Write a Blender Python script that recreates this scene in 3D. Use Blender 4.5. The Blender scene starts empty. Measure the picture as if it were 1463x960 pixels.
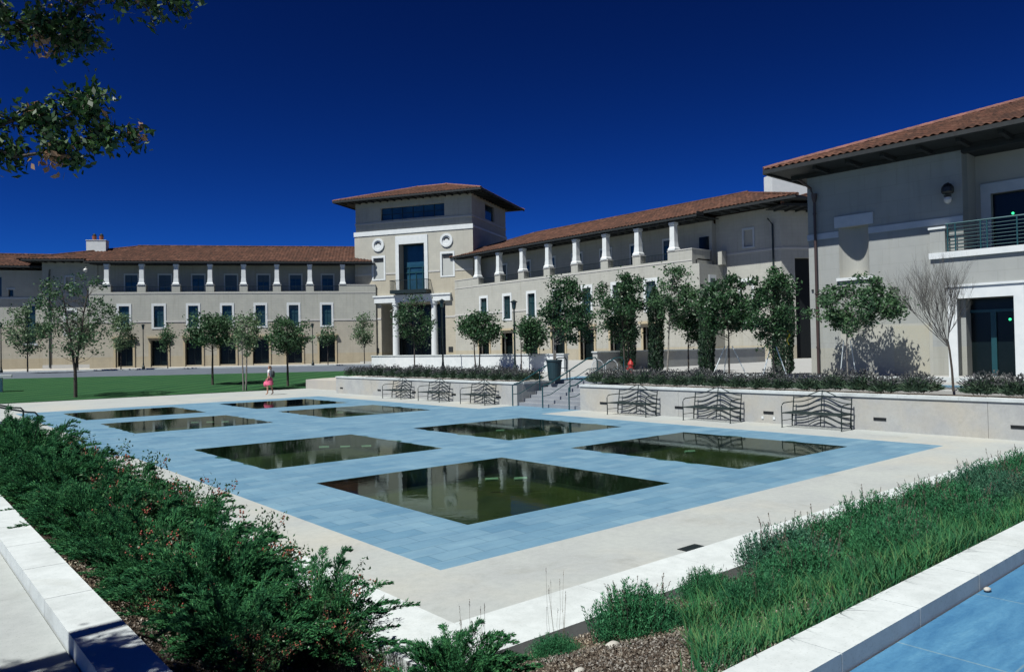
import bpy, math, random
import numpy as np
from mathutils import Matrix, Vector
rnd = random.Random(7)
RS = np.random.RandomState(11)
sc = bpy.context.scene
COL = sc.collection
R = math.radians
KA, KL = .62, .80      # base colours sit under an exposure of +0.7
def K3(c, k=None): return tuple(x*(KA if k is None else k) for x in c)

# ------------------------------------------------------------------ materials
def new_mat(name):
    m = bpy.data.materials.new(name); m.use_nodes = True
    nt = m.node_tree; nt.nodes.clear()
    out = nt.nodes.new('ShaderNodeOutputMaterial')
    b = nt.nodes.new('ShaderNodeBsdfPrincipled')
    nt.links.new(b.outputs[0], out.inputs[0])
    return m, nt, b, out

def N(nt, t, **kw):
    n = nt.nodes.new(t)
    for k, v in kw.items():
        if k in n.inputs: n.inputs[k].default_value = v
        else: setattr(n, k, v)
    return n

def coords(nt, kind='Object'):
    return nt.nodes.new('ShaderNodeTexCoord').outputs[kind]

def noise(nt, vec, scale, detail=4, rough=.55, dist=0):
    n = N(nt, 'ShaderNodeTexNoise'); n.inputs['Scale'].default_value = scale
    n.inputs['Detail'].default_value = detail; n.inputs['Roughness'].default_value = rough
    n.inputs['Distortion'].default_value = dist
    if vec is not None: nt.links.new(vec, n.inputs['Vector'])
    return n.outputs['Fac']

def mixc(nt, fac, a, b, blend='MIX'):
    n = nt.nodes.new('ShaderNodeMix'); n.data_type = 'RGBA'; n.blend_type = blend
    for i, v in ((0, fac), (6, a), (7, b)):
        if hasattr(v, 'is_output'): nt.links.new(v, n.inputs[i])
        elif isinstance(v, (int, float)): n.inputs[i].default_value = v
        else: n.inputs[i].default_value = (*v, 1)
    return n.outputs[2]

def ramp(nt, fac, lo, hi):
    n = nt.nodes.new('ShaderNodeMapRange'); n.clamp = True
    n.inputs[1].default_value = lo; n.inputs[2].default_value = hi
    nt.links.new(fac, n.inputs[0]); return n.outputs[0]

def bump(nt, b, h, strength, dist=.02):
    n = nt.nodes.new('ShaderNodeBump'); n.inputs['Strength'].default_value = strength
    n.inputs['Distance'].default_value = dist
    nt.links.new(h, n.inputs['Height']); nt.links.new(n.outputs[0], b.inputs['Normal'])

def mottled(name, c1, c2, scale=3, rough=.8, bscale=60, bstr=.3, bdist=.004, spec=.3, metal=0, c3=None, s3=.6, grit=False):
    m, nt, b, _ = new_mat(name); v = coords(nt)
    c1, c2 = K3(c1), K3(c2); c3 = K3(c3) if c3 else None
    col = mixc(nt, ramp(nt, noise(nt, v, scale, 6), .35, .65), c1, c2)
    if c3: col = mixc(nt, ramp(nt, noise(nt, v, s3, 5), .5, .75), col, c3)
    if grit:
        g1 = ramp(nt, noise(nt, v, 9, 8, .75), .30, .62); col = mixc(nt, g1, mixc(nt, 1.0, col, (.86, .87, .87), 'MULTIPLY'), col)
        g2 = ramp(nt, noise(nt, v, .9, 8, .7, .8), .56, .74); col = mixc(nt, g2, col, mixc(nt, 1.0, col, (.84, .83, .80), 'MULTIPLY'))
        g3 = ramp(nt, noise(nt, v, 70, 2, .5), .60, .72); col = mixc(nt, g3, col, mixc(nt, 1.0, col, (.80, .80, .79), 'MULTIPLY'))
    nt.links.new(col, b.inputs['Base Color'])
    b.inputs['Roughness'].default_value = rough; b.inputs['Metallic'].default_value = metal
    b.inputs['Specular IOR Level'].default_value = spec
    if bstr: bump(nt, b, noise(nt, v, bscale, 3), bstr, bdist)
    return m

def wall_mat(name, up, low, buff, zlow, zbuff, cw=.6, ch=.3):
    """pale block masonry: courses, with a warmer stone below given heights"""
    up, low, buff = K3(up), K3(low), K3(buff)
    m, nt, b, _ = new_mat(name); v = coords(nt)
    sx = nt.nodes.new('ShaderNodeSeparateXYZ'); nt.links.new(v, sx.inputs[0])
    ad = nt.nodes.new('ShaderNodeMath'); ad.operation = 'ADD'
    nt.links.new(sx.outputs[0], ad.inputs[0]); nt.links.new(sx.outputs[1], ad.inputs[1])
    cb = nt.nodes.new('ShaderNodeCombineXYZ')
    nt.links.new(ad.outputs[0], cb.inputs[0]); nt.links.new(sx.outputs[2], cb.inputs[1])
    br = nt.nodes.new('ShaderNodeTexBrick')
    nt.links.new(cb.outputs[0], br.inputs['Vector'])
    br.inputs['Scale'].default_value = 1
    br.inputs['Brick Width'].default_value = cw; br.inputs['Row Height'].default_value = ch
    br.inputs['Mortar Size'].default_value = .012
    br.inputs['Color1'].default_value = (.965, .965, .965, 1); br.inputs['Color2'].default_value = (1.01, 1.01, 1.0, 1)
    br.inputs['Mortar'].default_value = (.9, .9, .89, 1)
    z1 = ramp(nt, sx.outputs[2], zlow-.01, zlow+.01)
    z2 = ramp(nt, sx.outputs[2], zbuff-.01, zbuff+.01)
    col = mixc(nt, z1, low, up); col = mixc(nt, z2, buff, col)
    n1 = ramp(nt, noise(nt, v, .7, 6, .6), .3, .7)
    col = mixc(nt, n1, col, mixc(nt, 1.0, col, (.86, .87, .88), 'MULTIPLY'))
    # soft vertical weather streaks
    st = nt.nodes.new('ShaderNodeMapping'); st.inputs['Scale'].default_value = (1.6, 1.6, .12); nt.links.new(v, st.inputs[0])
    n2 = ramp(nt, noise(nt, st.outputs[0], 2.2, 5), .52, .75)
    col = mixc(nt, n2, col, mixc(nt, 1.0, col, (.88, .87, .85), 'MULTIPLY'))
    col = mixc(nt, 1.0, col, br.outputs['Color'], 'MULTIPLY')
    nt.links.new(col, b.inputs['Base Color'])
    b.inputs['Roughness'].default_value = .9; b.inputs['Specular IOR Level'].default_value = .15
    bump(nt, b, noise(nt, v, 30, 4), .35, .01)
    return m

def slab_mat(name, c1, c2, mortar, bw, rh, rough=.6, off=.5, msize=.006, extra=None, spec=.3, ang=0):
    c1, c2, mortar = K3(c1), K3(c2), K3(mortar)
    m, nt, b, _ = new_mat(name); v = coords(nt)
    mp = nt.nodes.new('ShaderNodeMapping'); nt.links.new(v, mp.inputs[0]); mp.inputs['Rotation'].default_value = (0, 0, ang)
    br = nt.nodes.new('ShaderNodeTexBrick'); nt.links.new(mp.outputs[0], br.inputs['Vector'])
    br.offset = off
    br.inputs['Scale'].default_value = 1; br.inputs['Brick Width'].default_value = bw
    br.inputs['Row Height'].default_value = rh; br.inputs['Mortar Size'].default_value = msize
    br.inputs['Color1'].default_value = (*c1, 1); br.inputs['Color2'].default_value = (*c2, 1)
    br.inputs['Mortar'].default_value = (*mortar, 1)
    col = br.outputs['Color']
    n1 = ramp(nt, noise(nt, v, 1.1, 7, .65), .25, .75)
    col = mixc(nt, n1, mixc(nt, 1.0, col, (.76, .80, .84), 'MULTIPLY'), mixc(nt, 1.0, col, (1.16, 1.12, 1.08), 'MULTIPLY'))
    sm = nt.nodes.new('ShaderNodeMapping'); sm.inputs['Scale'].default_value = (.5, 3.2, 1); sm.inputs['Rotation'].default_value = (0, 0, .5); nt.links.new(v, sm.inputs[0])
    n4 = ramp(nt, noise(nt, sm.outputs[0], 1.6, 7, .7, .6), .42, .68)
    col = mixc(nt, n4, col, mixc(nt, 1.0, col, (1.22, 1.14, 1.08), 'MULTIPLY'))
    n3 = ramp(nt, noise(nt, v, 14, 5, .7), .3, .7)
    col = mixc(nt, n3, mixc(nt, 1.0, col, (.92, .93, .94), 'MULTIPLY'), col)
    nt.links.new(col, b.inputs['Base Color'])
    b.inputs['Roughness'].default_value = rough; b.inputs['Specular IOR Level'].default_value = spec
    bump(nt, b, noise(nt, v, 25, 5), .4, .006)
    return m

def leaf_mat(name, cs, rough=.5, trans=.25, spec=.3):
    """leaf colour varies per leaf (random per island)"""
    cs = [K3(c, KL) for c in cs]
    m, nt, b, out = new_mat(name)
    g = nt.nodes.new('ShaderNodeNewGeometry')
    r = nt.nodes.new('ShaderNodeValToRGB'); cr = r.color_ramp
    cr.elements[0].color = (*cs[0], 1); cr.elements[1].color = (*cs[-1], 1)
    for i, c in enumerate(cs[1:-1]):
        e = cr.elements.new((i+1)/(len(cs)-1)); e.color = (*c, 1)
    nt.links.new(g.outputs['Random Per Island'], r.inputs[0])
    v = coords(nt); n1 = ramp(nt, noise(nt, v, 1.3, 2), .3, .7)
    col = mixc(nt, n1, mixc(nt, 1.0, r.outputs[0], (.75, .8, .85), 'MULTIPLY'), mixc(nt, 1.0, r.outputs[0], (1.2, 1.15, 1.0), 'MULTIPLY'))
    nt.links.new(col, b.inputs['Base Color'])
    b.inputs['Roughness'].default_value = rough; b.inputs['Specular IOR Level'].default_value = spec
    t = nt.nodes.new('ShaderNodeBsdfTranslucent'); nt.links.new(col, t.inputs[0])
    mx = nt.nodes.new('ShaderNodeMixShader'); mx.inputs[0].default_value = trans
    nt.links.new(b.outputs[0], mx.inputs[1]); nt.links.new(t.outputs[0], mx.inputs[2])
    nt.links.new(mx.outputs[0], out.inputs[0])
    return m

def plain(name, c, rough=.5, metal=0, spec=.5, emit=None, es=0):
    c = K3(c)
    m, nt, b, _ = new_mat(name)
    v = coords(nt)
    col = mixc(nt, noise(nt, v, 5, 3), tuple(x*.88 for x in c), tuple(min(1, x*1.1) for x in c))
    nt.links.new(col, b.inputs['Base Color'])
    b.inputs['Roughness'].default_value = rough; b.inputs['Metallic'].default_value = metal
    b.inputs['Specular IOR Level'].default_value = spec
    if emit:
        b.inputs['Emission Color'].default_value = (*emit, 1); b.inputs['Emission Strength'].default_value = es
    return m

WARM = (.455, .415, .345)
M = dict(
 wall=wall_mat('pale_block_wall', (.53, .545, .49), (.53, .505, .42), (.53, .475, .35), 6.3, 2.3),
 wall_r=wall_mat('pale_block_wall_right', (.52, .53, .48), (.52, .52, .46), (.52, .48, .37), 6.3, 2.3),
 twall=wall_mat('pale_tower_wall', (.56, .56, .49), (.54, .51, .41), (.53, .475, .34), 11.9, 2.3),
 corner=wall_mat('pale_corner_wall', (.385, .415, .40), (.41, .435, .42), (.44, .45, .40), 6.5, 2.2, 1.2, .6),
 buff=mottled('buff_stone', (.55, .46, .30), (.48, .43, .30), 1.2, .85, 40, .3),
 patch=mottled('warm_stone_patch', (.46, .45, .36), (.44, .45, .39), 1.0, .85, 40, .3),
 niche=mottled('niche_plaster', (.47, .475, .42), (.43, .445, .41), 1.2, .85, 40, .3),
 trim=mottled('white_precast', (.78, .83, .83), (.70, .76, .77), 2.5, .7, 50, .2),
 band=mottled('grey_precast', (.58, .64, .68), (.50, .57, .62), 2.5, .7, 50, .2),
 belt=mottled('belt_precast', (.60, .60, .56), (.55, .56, .53), 2.5, .7, 50, .2),
 kerb=mottled('white_limestone_kerb', (.69, .755, .755), (.63, .69, .69), 3, .8, 120, .35, .003, c3=(.54, .59, .585), s3=1.6, grit=True),
 cream=mottled('cream_concrete_paving', (.475, .515, .495), (.43, .465, .46), .9, .85, 150, .4, .003, c3=(.53, .53, .465), s3=.35, grit=True),
 benchwall=mottled('cast_concrete_wall', (.50, .52, .50), (.43, .45, .45), 1.6, .8, 60, .3, .004, c3=(.54, .51, .42), s3=.5, grit=True),
 terrace_con=mottled('terrace_concrete', (.44, .46, .45), (.40, .41, .40), 1.0, .85, 80, .3),
 blue=slab_mat('blue_stone_paving', (.185, .345, .465), (.125, .275, .405), (.10, .21, .30), .62, .31, .62),
 blue2=slab_mat('near_blue_stone_paving', (.115, .31, .50), (.085, .25, .44), (.26, .38, .42), 1.15, .62, .55, .37, .008, ang=0),
 asphalt=mottled('road_asphalt', (.13, .16, .20), (.10, .125, .16), 1.5, .85, 80, .4),
 side=mottled('sidewalk_concrete', (.50, .48, .42), (.46, .45, .42), .7, .85, 60, .3),
 step=mottled('step_concrete', (.31, .34, .37), (.26, .29, .32), 2, .8, 60, .3),
 lawn=mottled('lawn_grass_blades', (.025, .085, .036), (.038, .115, .042), 1.2, .9, 90, 1.0, .05, .1, c3=(.018, .07, .045), s3=.35),
 soil=mottled('bark_mulch_soil', (.13, .10, .075), (.07, .055, .045), 30, .95, 90, 1.0, .03, .1, c3=(.20, .16, .12), s3=14),
 earth=mottled('bare_ground', (.16, .15, .11), (.12, .12, .09), .4, .95, 10, .3),
 darkmetal=plain('dark_green_metal', (.018, .035, .035), .45, .3),
 teal=plain('teal_painted_metal', (.015, .085, .10), .4, .2),
 pipe=plain('brown_downpipe', (.075, .05, .045), .5, .2),
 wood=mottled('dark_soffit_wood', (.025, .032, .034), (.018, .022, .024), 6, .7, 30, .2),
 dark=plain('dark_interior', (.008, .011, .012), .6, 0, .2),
 trunk=mottled('tree_bark', (.10, .085, .07), (.055, .05, .045), 8, .9, 60, .8, .01),
 trunk_l=mottled('pale_tree_bark', (.30, .29, .26), (.18, .17, .155), 8, .9, 60, .8, .01),
 twig=mottled('grey_twigs', (.13, .13, .12), (.09, .09, .085), 8, .9, 60, .5, .01),
 stake=plain('white_tree_stake', (.62, .70, .72), .6),
 red=plain('red_hydrant_paint', (.45, .03, .025), .45),
 yellow=plain('yellow_ribbon', (.65, .5, .03), .6),
 pot=plain('teal_black_planter', (.014, .045, .055), .5),
 terracotta=mottled('terracotta_pot', (.35, .12, .06), (.28, .10, .06), 4, .8),
 floor=mottled('olive_pool_floor', (.065, .082, .028), (.04, .058, .024), 2.2, .7, 30, .3),
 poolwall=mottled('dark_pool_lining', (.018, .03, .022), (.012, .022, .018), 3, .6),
 nozzle=plain('pale_jet_pipe', (.38, .62, .56), .5),
 skin=plain('skin', (.55, .30, .20), .6), hair=plain('brown_hair', (.10, .055, .03), .6),
 pink=plain('pink_cloth', (.80, .14, .26), .8), white=plain('white_cloth', (.8, .82, .84), .8),
 black=plain('black_cloth', (.02, .03, .035), .8),
 exit=plain('green_exit_light', (.02, .5, .2), .4, emit=(.05, 1, .35), es=1.2),
 stone=mottled('pale_pebble', (.55, .55, .5), (.4, .38, .33), 9, .8),
 orange=plain('orange_stone', (.5, .26, .1), .8),
 slot=plain('dark_bronze_louvre', (.03, .035, .035), .5, .3),
 glassbowl=plain('frosted_lamp_glass', (.6, .62, .6), .25),
)
# leaf materials (base colours of real foliage)
L = dict(
 tree=leaf_mat('broad_leaves', [(.018, .05, .026), (.03, .085, .035), (.05, .12, .05)], .45),
 tree_mid=leaf_mat('mid_green_leaves', [(.03, .075, .04), (.05, .12, .055), (.085, .17, .08)], .5, .3),
 tree_pale=leaf_mat('pale_leaves', [(.07, .13, .07), (.11, .19, .10), (.16, .25, .14)], .5, .35),
 cypress=leaf_mat('cypress_needles', [(.010, .030, .020), (.018, .05, .026), (.03, .065, .03)], .6, .1),
 juniper=leaf_mat('juniper_needles', [(.012, .075, .036), (.032, .14, .058), (.08, .25, .095)], .7, .25, .08),
 thorn=leaf_mat('small_glossy_leaves', [(.02, .065, .03), (.04, .11, .045), (.07, .15, .05)], .4, .25),
 berry=plain('red_orange_berries', (.32, .075, .045), .6),
 lav=leaf_mat('lavender_leaves', [(.015, .09, .042), (.03, .16, .07), (.07, .24, .11)], .65, .2, .15),
 lavb=leaf_mat('bluish_lavender_leaves', [(.02, .09, .058), (.04, .145, .09), (.09, .22, .14)], .65, .2, .15),
 lavt=leaf_mat('terrace_lavender_leaves', [(.03, .07, .045), (.05, .095, .06), (.08, .125, .08)], .6, .2),
 flower=leaf_mat('lavender_flowers', [(.055, .068, .068), (.075, .085, .09), (.11, .105, .12)], .7, .2),
 seed=leaf_mat('dry_seed_heads', [(.09, .08, .09), (.16, .14, .12), (.22, .19, .13)], .8, .2),
 grass=leaf_mat('long_grass', [(.010, .070, .032), (.024, .125, .052), (.045, .17, .065), (.11, .19, .08)], .6, .25, .1),
 over=leaf_mat('overhanging_leaves', [(.012, .04, .016), (.025, .075, .022), (.06, .13, .03)], .5, .2),
 dry=leaf_mat('withered_leaves', [(.30, .17, .09), (.42, .27, .17)], .7, .3),
 chips=leaf_mat('bark_chips', [(.06, .045, .035), (.14, .11, .085), (.20, .18, .15), (.36, .34, .31)], .9, 0),
)
def glass_mat(name, c, rough=.06):
    m, nt, b, _ = new_mat(name)
    v = coords(nt)
    col = mixc(nt, ramp(nt, noise(nt, v, .5, 2), .4, .6), c, tuple(x*1.6 for x in c))
    nt.links.new(col, b.inputs['Base Color']); b.inputs['Roughness'].default_value = rough
    b.inputs['Specular IOR Level'].default_value = .35
    return m
def cleft_mat():
    m, nt, b, _ = new_mat('near_blue_slate'); v = coords(nt)
    br = nt.nodes.new('ShaderNodeTexBrick'); nt.links.new(v, br.inputs['Vector']); br.offset = .37
    br.inputs['Scale'].default_value = 1; br.inputs['Brick Width'].default_value = 1.15; br.inputs['Row Height'].default_value = .62; br.inputs['Mortar Size'].default_value = .006
    br.inputs['Color1'].default_value = (*K3((.105, .30, .49)), 1); br.inputs['Color2'].default_value = (*K3((.07, .225, .40)), 1); br.inputs['Mortar'].default_value = (*K3((.22, .36, .44)), 1)
    col = br.outputs['Color']
    sm = nt.nodes.new('ShaderNodeMapping'); sm.inputs['Scale'].default_value = (1.2, 5, 1); sm.inputs['Rotation'].default_value = (0, 0, .25); nt.links.new(v, sm.inputs[0])
    h = noise(nt, sm.outputs[0], 1.7, 9, .68, .25)
    col = mixc(nt, ramp(nt, h, .34, .56), mixc(nt, 1.0, col, (.58, .70, .80), 'MULTIPLY'), col)
    col = mixc(nt, ramp(nt, h, .56, .70), col, mixc(nt, 1.0, col, (1.5, 1.28, 1.15), 'MULTIPLY'))
    col = mixc(nt, ramp(nt, noise(nt, v, 40, 4, .7), .35, .6), mixc(nt, 1.0, col, (.85, .88, .9), 'MULTIPLY'), col)
    nt.links.new(col, b.inputs['Base Color']); b.inputs['Roughness'].default_value = .5; b.inputs['Specular IOR Level'].default_value = .35
    bump(nt, b, h, .5, .02); return m
M['blue2'] = cleft_mat()
M['glass'] = glass_mat('dark_window_glass', (.012, .028, .032))
M['dglass'] = plain('dark_door_glass', (.006, .012, .013), .25, 0, .25)
M['bglass'] = glass_mat('blue_window_glass', (.010, .035, .055))
M['dimblind'] = plain('dim_blind_behind_glass', (.07, .10, .10), .3)
M['blind'] = plain('pale_blind', (.5, .53, .5), .7)

def water_mat():
    m = bpy.data.materials.new('pool_water'); m.use_nodes = True
    nt = m.node_tree; nt.nodes.clear()
    out = nt.nodes.new('ShaderNodeOutputMaterial')
    tr = nt.nodes.new('ShaderNodeBsdfTransparent'); tr.inputs[0].default_value = (.55, .66, .52, 1)
    gl = nt.nodes.new('ShaderNodeBsdfGlossy'); gl.inputs['Roughness'].default_value = .03; gl.inputs['Color'].default_value = (.50, .58, .55, 1)
    fr = nt.nodes.new('ShaderNodeFresnel'); fr.inputs[0].default_value = 1.33
    v = coords(nt); n = noise(nt, v, 5.0, 3)
    bp = nt.nodes.new('ShaderNodeBump'); bp.inputs['Strength'].default_value = .07; bp.inputs['Distance'].default_value = .012
    nt.links.new(n, bp.inputs['Height'])
    nt.links.new(bp.outputs[0], gl.inputs['Normal']); nt.links.new(bp.outputs[0], fr.inputs['Normal'])
    mx = nt.nodes.new('ShaderNodeMixShader')
    nt.links.new(fr.outputs[0], mx.inputs[0]); nt.links.new(tr.outputs[0], mx.inputs[1]); nt.links.new(gl.outputs[0], mx.inputs[2])
    nt.links.new(mx.outputs[0], out.inputs[0])
    return m
M['water'] = water_mat()

def tile_mat():
    m, nt, b, _ = new_mat('clay_roof_tiles'); v = coords(nt)
    mp = nt.nodes.new('ShaderNodeMapping'); mp.inputs['Scale'].default_value = (3.1, 2.3, 2.3); nt.links.new(v, mp.inputs[0])
    vo = nt.nodes.new('ShaderNodeTexVoronoi'); vo.inputs['Scale'].default_value = 1; nt.links.new(mp.outputs[0], vo.inputs['Vector'])
    sp = nt.nodes.new('ShaderNodeSeparateColor'); nt.links.new(vo.outputs['Color'], sp.inputs[0])
    r = nt.nodes.new('ShaderNodeValToRGB'); cr = r.color_ramp
    cr.elements[0].color = (*K3((.075, .042, .032)), 1); cr.elements[1].color = (*K3((.19, .10, .068)), 1)
    for p, c in ((.3, (*K3((.10, .052, .037)), 1)), (.6, (*K3((.125, .062, .042)), 1)), (.85, (*K3((.15, .07, .048)), 1))):
        e = cr.elements.new(p); e.color = c
    nt.links.new(sp.outputs[0], r.inputs[0])
    n1 = ramp(nt, noise(nt, v, .6, 4), .35, .7)
    col = mixc(nt, n1, r.outputs[0], mixc(nt, 1.0, r.outputs[0], (.70, .74, .76), 'MULTIPLY'))
    nt.links.new(col, b.inputs['Base Color']); b.inputs['Roughness'].default_value = .85
    b.inputs['Specular IOR Level'].default_value = .15
    return m
M['tile'] = tile_mat()
M['captile'] = mottled('pink_cap_tiles', (.30, .14, .11), (.17, .085, .065), 3, .8)

# ------------------------------------------------------------------ mesh building
def make_mesh(name, V, F):
    me = bpy.data.meshes.new(name)
    V = np.asarray(V, dtype=np.float32)
    if isinstance(F, np.ndarray):
        n, k = F.shape
        me.vertices.add(len(V)); me.vertices.foreach_set('co', V.ravel())
        me.loops.add(n*k); me.loops.foreach_set('vertex_index', F.ravel().astype(np.int32))
        me.polygons.add(n); me.polygons.foreach_set('loop_start', np.arange(0, n*k, k, dtype=np.int32))
        me.update(calc_edges=True); me.validate()
    else:
        me.from_pydata([tuple(map(float, v)) for v in V], [], F); me.update()
    return me

class MB:
    def __init__(s): s.v = []; s.f = []
    def box(s, x0, x1, y0, y1, z0, z1):
        if x0 > x1: x0, x1 = x1, x0
        if y0 > y1: y0, y1 = y1, y0
        if z0 > z1: z0, z1 = z1, z0
        b = len(s.v)
        s.v += [(x0, y0, z0), (x1, y0, z0), (x1, y1, z0), (x0, y1, z0), (x0, y0, z1), (x1, y0, z1), (x1, y1, z1), (x0, y1, z1)]
        s.f += [tuple(b+i for i in q) for q in ((0, 3, 2, 1), (4, 5, 6, 7), (0, 1, 5, 4), (1, 2, 6, 5), (2, 3, 7, 6), (3, 0, 4, 7))]
        return s
    def poly(s, pts):
        b = len(s.v); s.v += [tuple(p) for p in pts]; s.f.append(tuple(range(b, b+len(pts)))); return s
    def prism(s, pts, z0, z1):
        """pts: list of (x,y) or (x,y,ztop)"""
        n = len(pts); b = len(s.v)
        for p in pts: s.v.append((p[0], p[1], z0))
        for p in pts: s.v.append((p[0], p[1], p[2] if len(p) > 2 else z1))
        s.f.append(tuple(b+i for i in range(n-1, -1, -1))); s.f.append(tuple(b+n+i for i in range(n)))
        for i in range(n):
            j = (i+1) % n; s.f.append((b+i, b+j, b+n+j, b+n+i))
        return s
    def frust(s, c, sections):
        """square sections [(z, hx, hy)] about c"""
        b = len(s.v); n = len(sections)
        for z, hx, hy in sections:
            s.v += [(c[0]-hx, c[1]-hy, z), (c[0]+hx, c[1]-hy, z), (c[0]+hx, c[1]+hy, z), (c[0]-hx, c[1]+hy, z)]
        for k in range(n-1):
            for i in range(4):
                j = (i+1) % 4; s.f.append((b+4*k+i, b+4*k+j, b+4*k+4+j, b+4*k+4+i))
        s.f.append((b+3, b+2, b+1, b)); t = b+4*(n-1); s.f.append((t, t+1, t+2, t+3)); return s
    def tube(s, pts, rad, k=6, cap=True):
        pts = [Vector(p) for p in pts]; b = len(s.v); n = len(pts)
        if not hasattr(rad, '__len__'): rad = [rad]*n
        up = Vector((0, 0, 1))
        for i, p in enumerate(pts):
            d = (pts[min(i+1, n-1)]-pts[max(i-1, 0)])
            d = d.normalized() if d.length > 1e-9 else Vector((0, 0, 1))
            a = d.cross(up if abs(d.z) < .95 else Vector((1, 0, 0))).normalized(); c = d.cross(a)
            for j in range(k):
                t = 2*math.pi*j/k; s.v.append(tuple(p+(a*math.cos(t)+c*math.sin(t))*rad[i]))
        for i in range(n-1):
            for j in range(k):
                j2 = (j+1) % k; s.f.append((b+i*k+j, b+i*k+j2, b+(i+1)*k+j2, b+(i+1)*k+j))
        if cap:
            s.f.append(tuple(b+j for j in range(k-1, -1, -1))); s.f.append(tuple(b+(n-1)*k+j for j in range(k)))
        return s
    def lathe(s, c, prof, k=16):
        b = len(s.v); n = len(prof)
        for r, z in prof:
            for j in range(k):
                t = 2*math.pi*j/k; s.v.append((c[0]+r*math.cos(t), c[1]+r*math.sin(t), c[2]+z))
        for i in range(n-1):
            for j in range(k):
                j2 = (j+1) % k; s.f.append((b+i*k+j, b+i*k+j2, b+(i+1)*k+j2, b+(i+1)*k+j))
        s.f.append(tuple(b+j for j in range(k-1, -1, -1))); s.f.append(tuple(b+(n-1)*k+j for j in range(k)))
        return s
    def wall(s, s0, s1, z0, z1, y, t, holes=()):
        """vertical wall in the x-z plane, front at y, thickness t behind; holes (a0,a1,b0,b1)"""
        zs = sorted({z0, z1, *[h[2] for h in holes], *[h[3] for h in holes]})
        zs = [z for z in zs if z0 <= z <= z1]
        for a, b in zip(zs[:-1], zs[1:]):
            cuts = sorted([(h[0], h[1]) for h in holes if h[2] <= a+1e-6 and h[3] >= b-1e-6])
            x = s0
            for c0, c1 in cuts:
                if c0 > x: s.box(x, c0, y-t, y, a, b)
                x = max(x, c1)
            if x < s1: s.box(x, s1, y-t, y, a, b)
        return s
    def build(s, name, mat, parent=None, smooth=False, loc=None):
        me = make_mesh(name, s.v, s.f); o = bpy.data.objects.new(name, me); COL.objects.link(o)
        for m_ in (mat if isinstance(mat, (list, tuple)) else [mat]): me.materials.append(m_)
        if smooth: me.polygons.foreach_set('use_smooth', [True]*len(me.polygons))
        if parent: o.parent = parent
        if loc: o.location = loc
        return o

def tag(o, label=None, cat=None, group=None, kind=None):
    if label: o['label'] = label
    if cat: o['category'] = cat
    if group: o['group'] = group
    if kind: o['kind'] = kind
    return o
def struct(mb, name, mat): return tag(mb.build(name, mat), kind='structure')
def empty(name, loc, rz=0, label=None, cat=None, group=None):
    o = bpy.data.objects.new(name, None); COL.objects.link(o); o.location = loc; o.rotation_euler = (0, 0, rz)
    o.empty_display_size = .3
    return tag(o, label, cat, group)
def mesh_obj(name, me, mats, parent=None, loc=(0, 0, 0), rz=0, scale=1):
    o = bpy.data.objects.new(name, me); COL.objects.link(o)
    if not me.materials:
        for m_ in (mats if isinstance(mats, (list, tuple)) else [mats]): me.materials.append(m_)
    o.location = loc; o.rotation_euler = (0, 0, rz); o.scale = (scale,)*3 if not hasattr(scale, '__len__') else scale
    if parent: o.parent = parent
    return o
def copy_tree(o, parent=None):
    c = o.copy(); COL.objects.link(c); c.parent = parent
    for ch in [x for x in o.children]: copy_tree(ch, c)
    return c

# ------------------------------------------------------------------ camera
CAM_YAW, CAM_PITCH, CAM_ROLL, FPX = .8662, .0171, -.0183, 1079.06
cy_, sy_ = math.cos(CAM_YAW), math.sin(CAM_YAW); cp_, sp_ = math.cos(CAM_PITCH), math.sin(CAM_PITCH)
F_ = Vector((cy_*cp_, sy_*cp_, sp_)); R0 = Vector((sy_, -cy_, 0)); U0 = R0.cross(F_)
R_ = R0*math.cos(CAM_ROLL)+U0*math.sin(CAM_ROLL); U_ = -R0*math.sin(CAM_ROLL)+U0*math.cos(CAM_ROLL)
cam = bpy.data.cameras.new('camera'); co = bpy.data.objects.new('camera', cam); COL.objects.link(co)
cam.sensor_width = 36; cam.lens = 36*FPX/1463; cam.clip_start = .05; cam.clip_end = 3000
mw = Matrix.Identity(4)
for i in range(3): mw[i][0] = R_[i]; mw[i][1] = U_[i]; mw[i][2] = -F_[i]
mw[0][3], mw[1][3], mw[2][3] = 0, 0, 2.4
co.matrix_world = mw
sc.camera = co

# ------------------------------------------------------------------ light
SUN_AZ, SUN_EL = 188.0, 58.0
sd = Vector((math.cos(R(SUN_AZ))*math.cos(R(SUN_EL)), math.sin(R(SUN_AZ))*math.cos(R(SUN_EL)), math.sin(R(SUN_EL))))
sl = bpy.data.lights.new('sun', 'SUN'); sl.energy = 5.0; sl.angle = R(.53); sl.color = (1, .975, .93)
so = bpy.data.objects.new('sun', sl); COL.objects.link(so)
so.rotation_euler = sd.to_track_quat('Z', 'Y').to_euler(); so.location = (0, 0, 60)
w = bpy.data.worlds.new('World'); sc.world = w; w.use_nodes = True
nt = w.node_tree; nt.nodes.clear()
sky = nt.nodes.new('ShaderNodeTexSky'); sky.sky_type = 'NISHITA'; sky.sun_disc = False
sky.sun_elevation = R(SUN_EL); sky.sun_rotation = R(90-SUN_AZ) % (2*math.pi)
sky.altitude = 1800; sky.air_density = .8; sky.dust_density = 0.0; sky.ozone_density = 3
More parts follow.
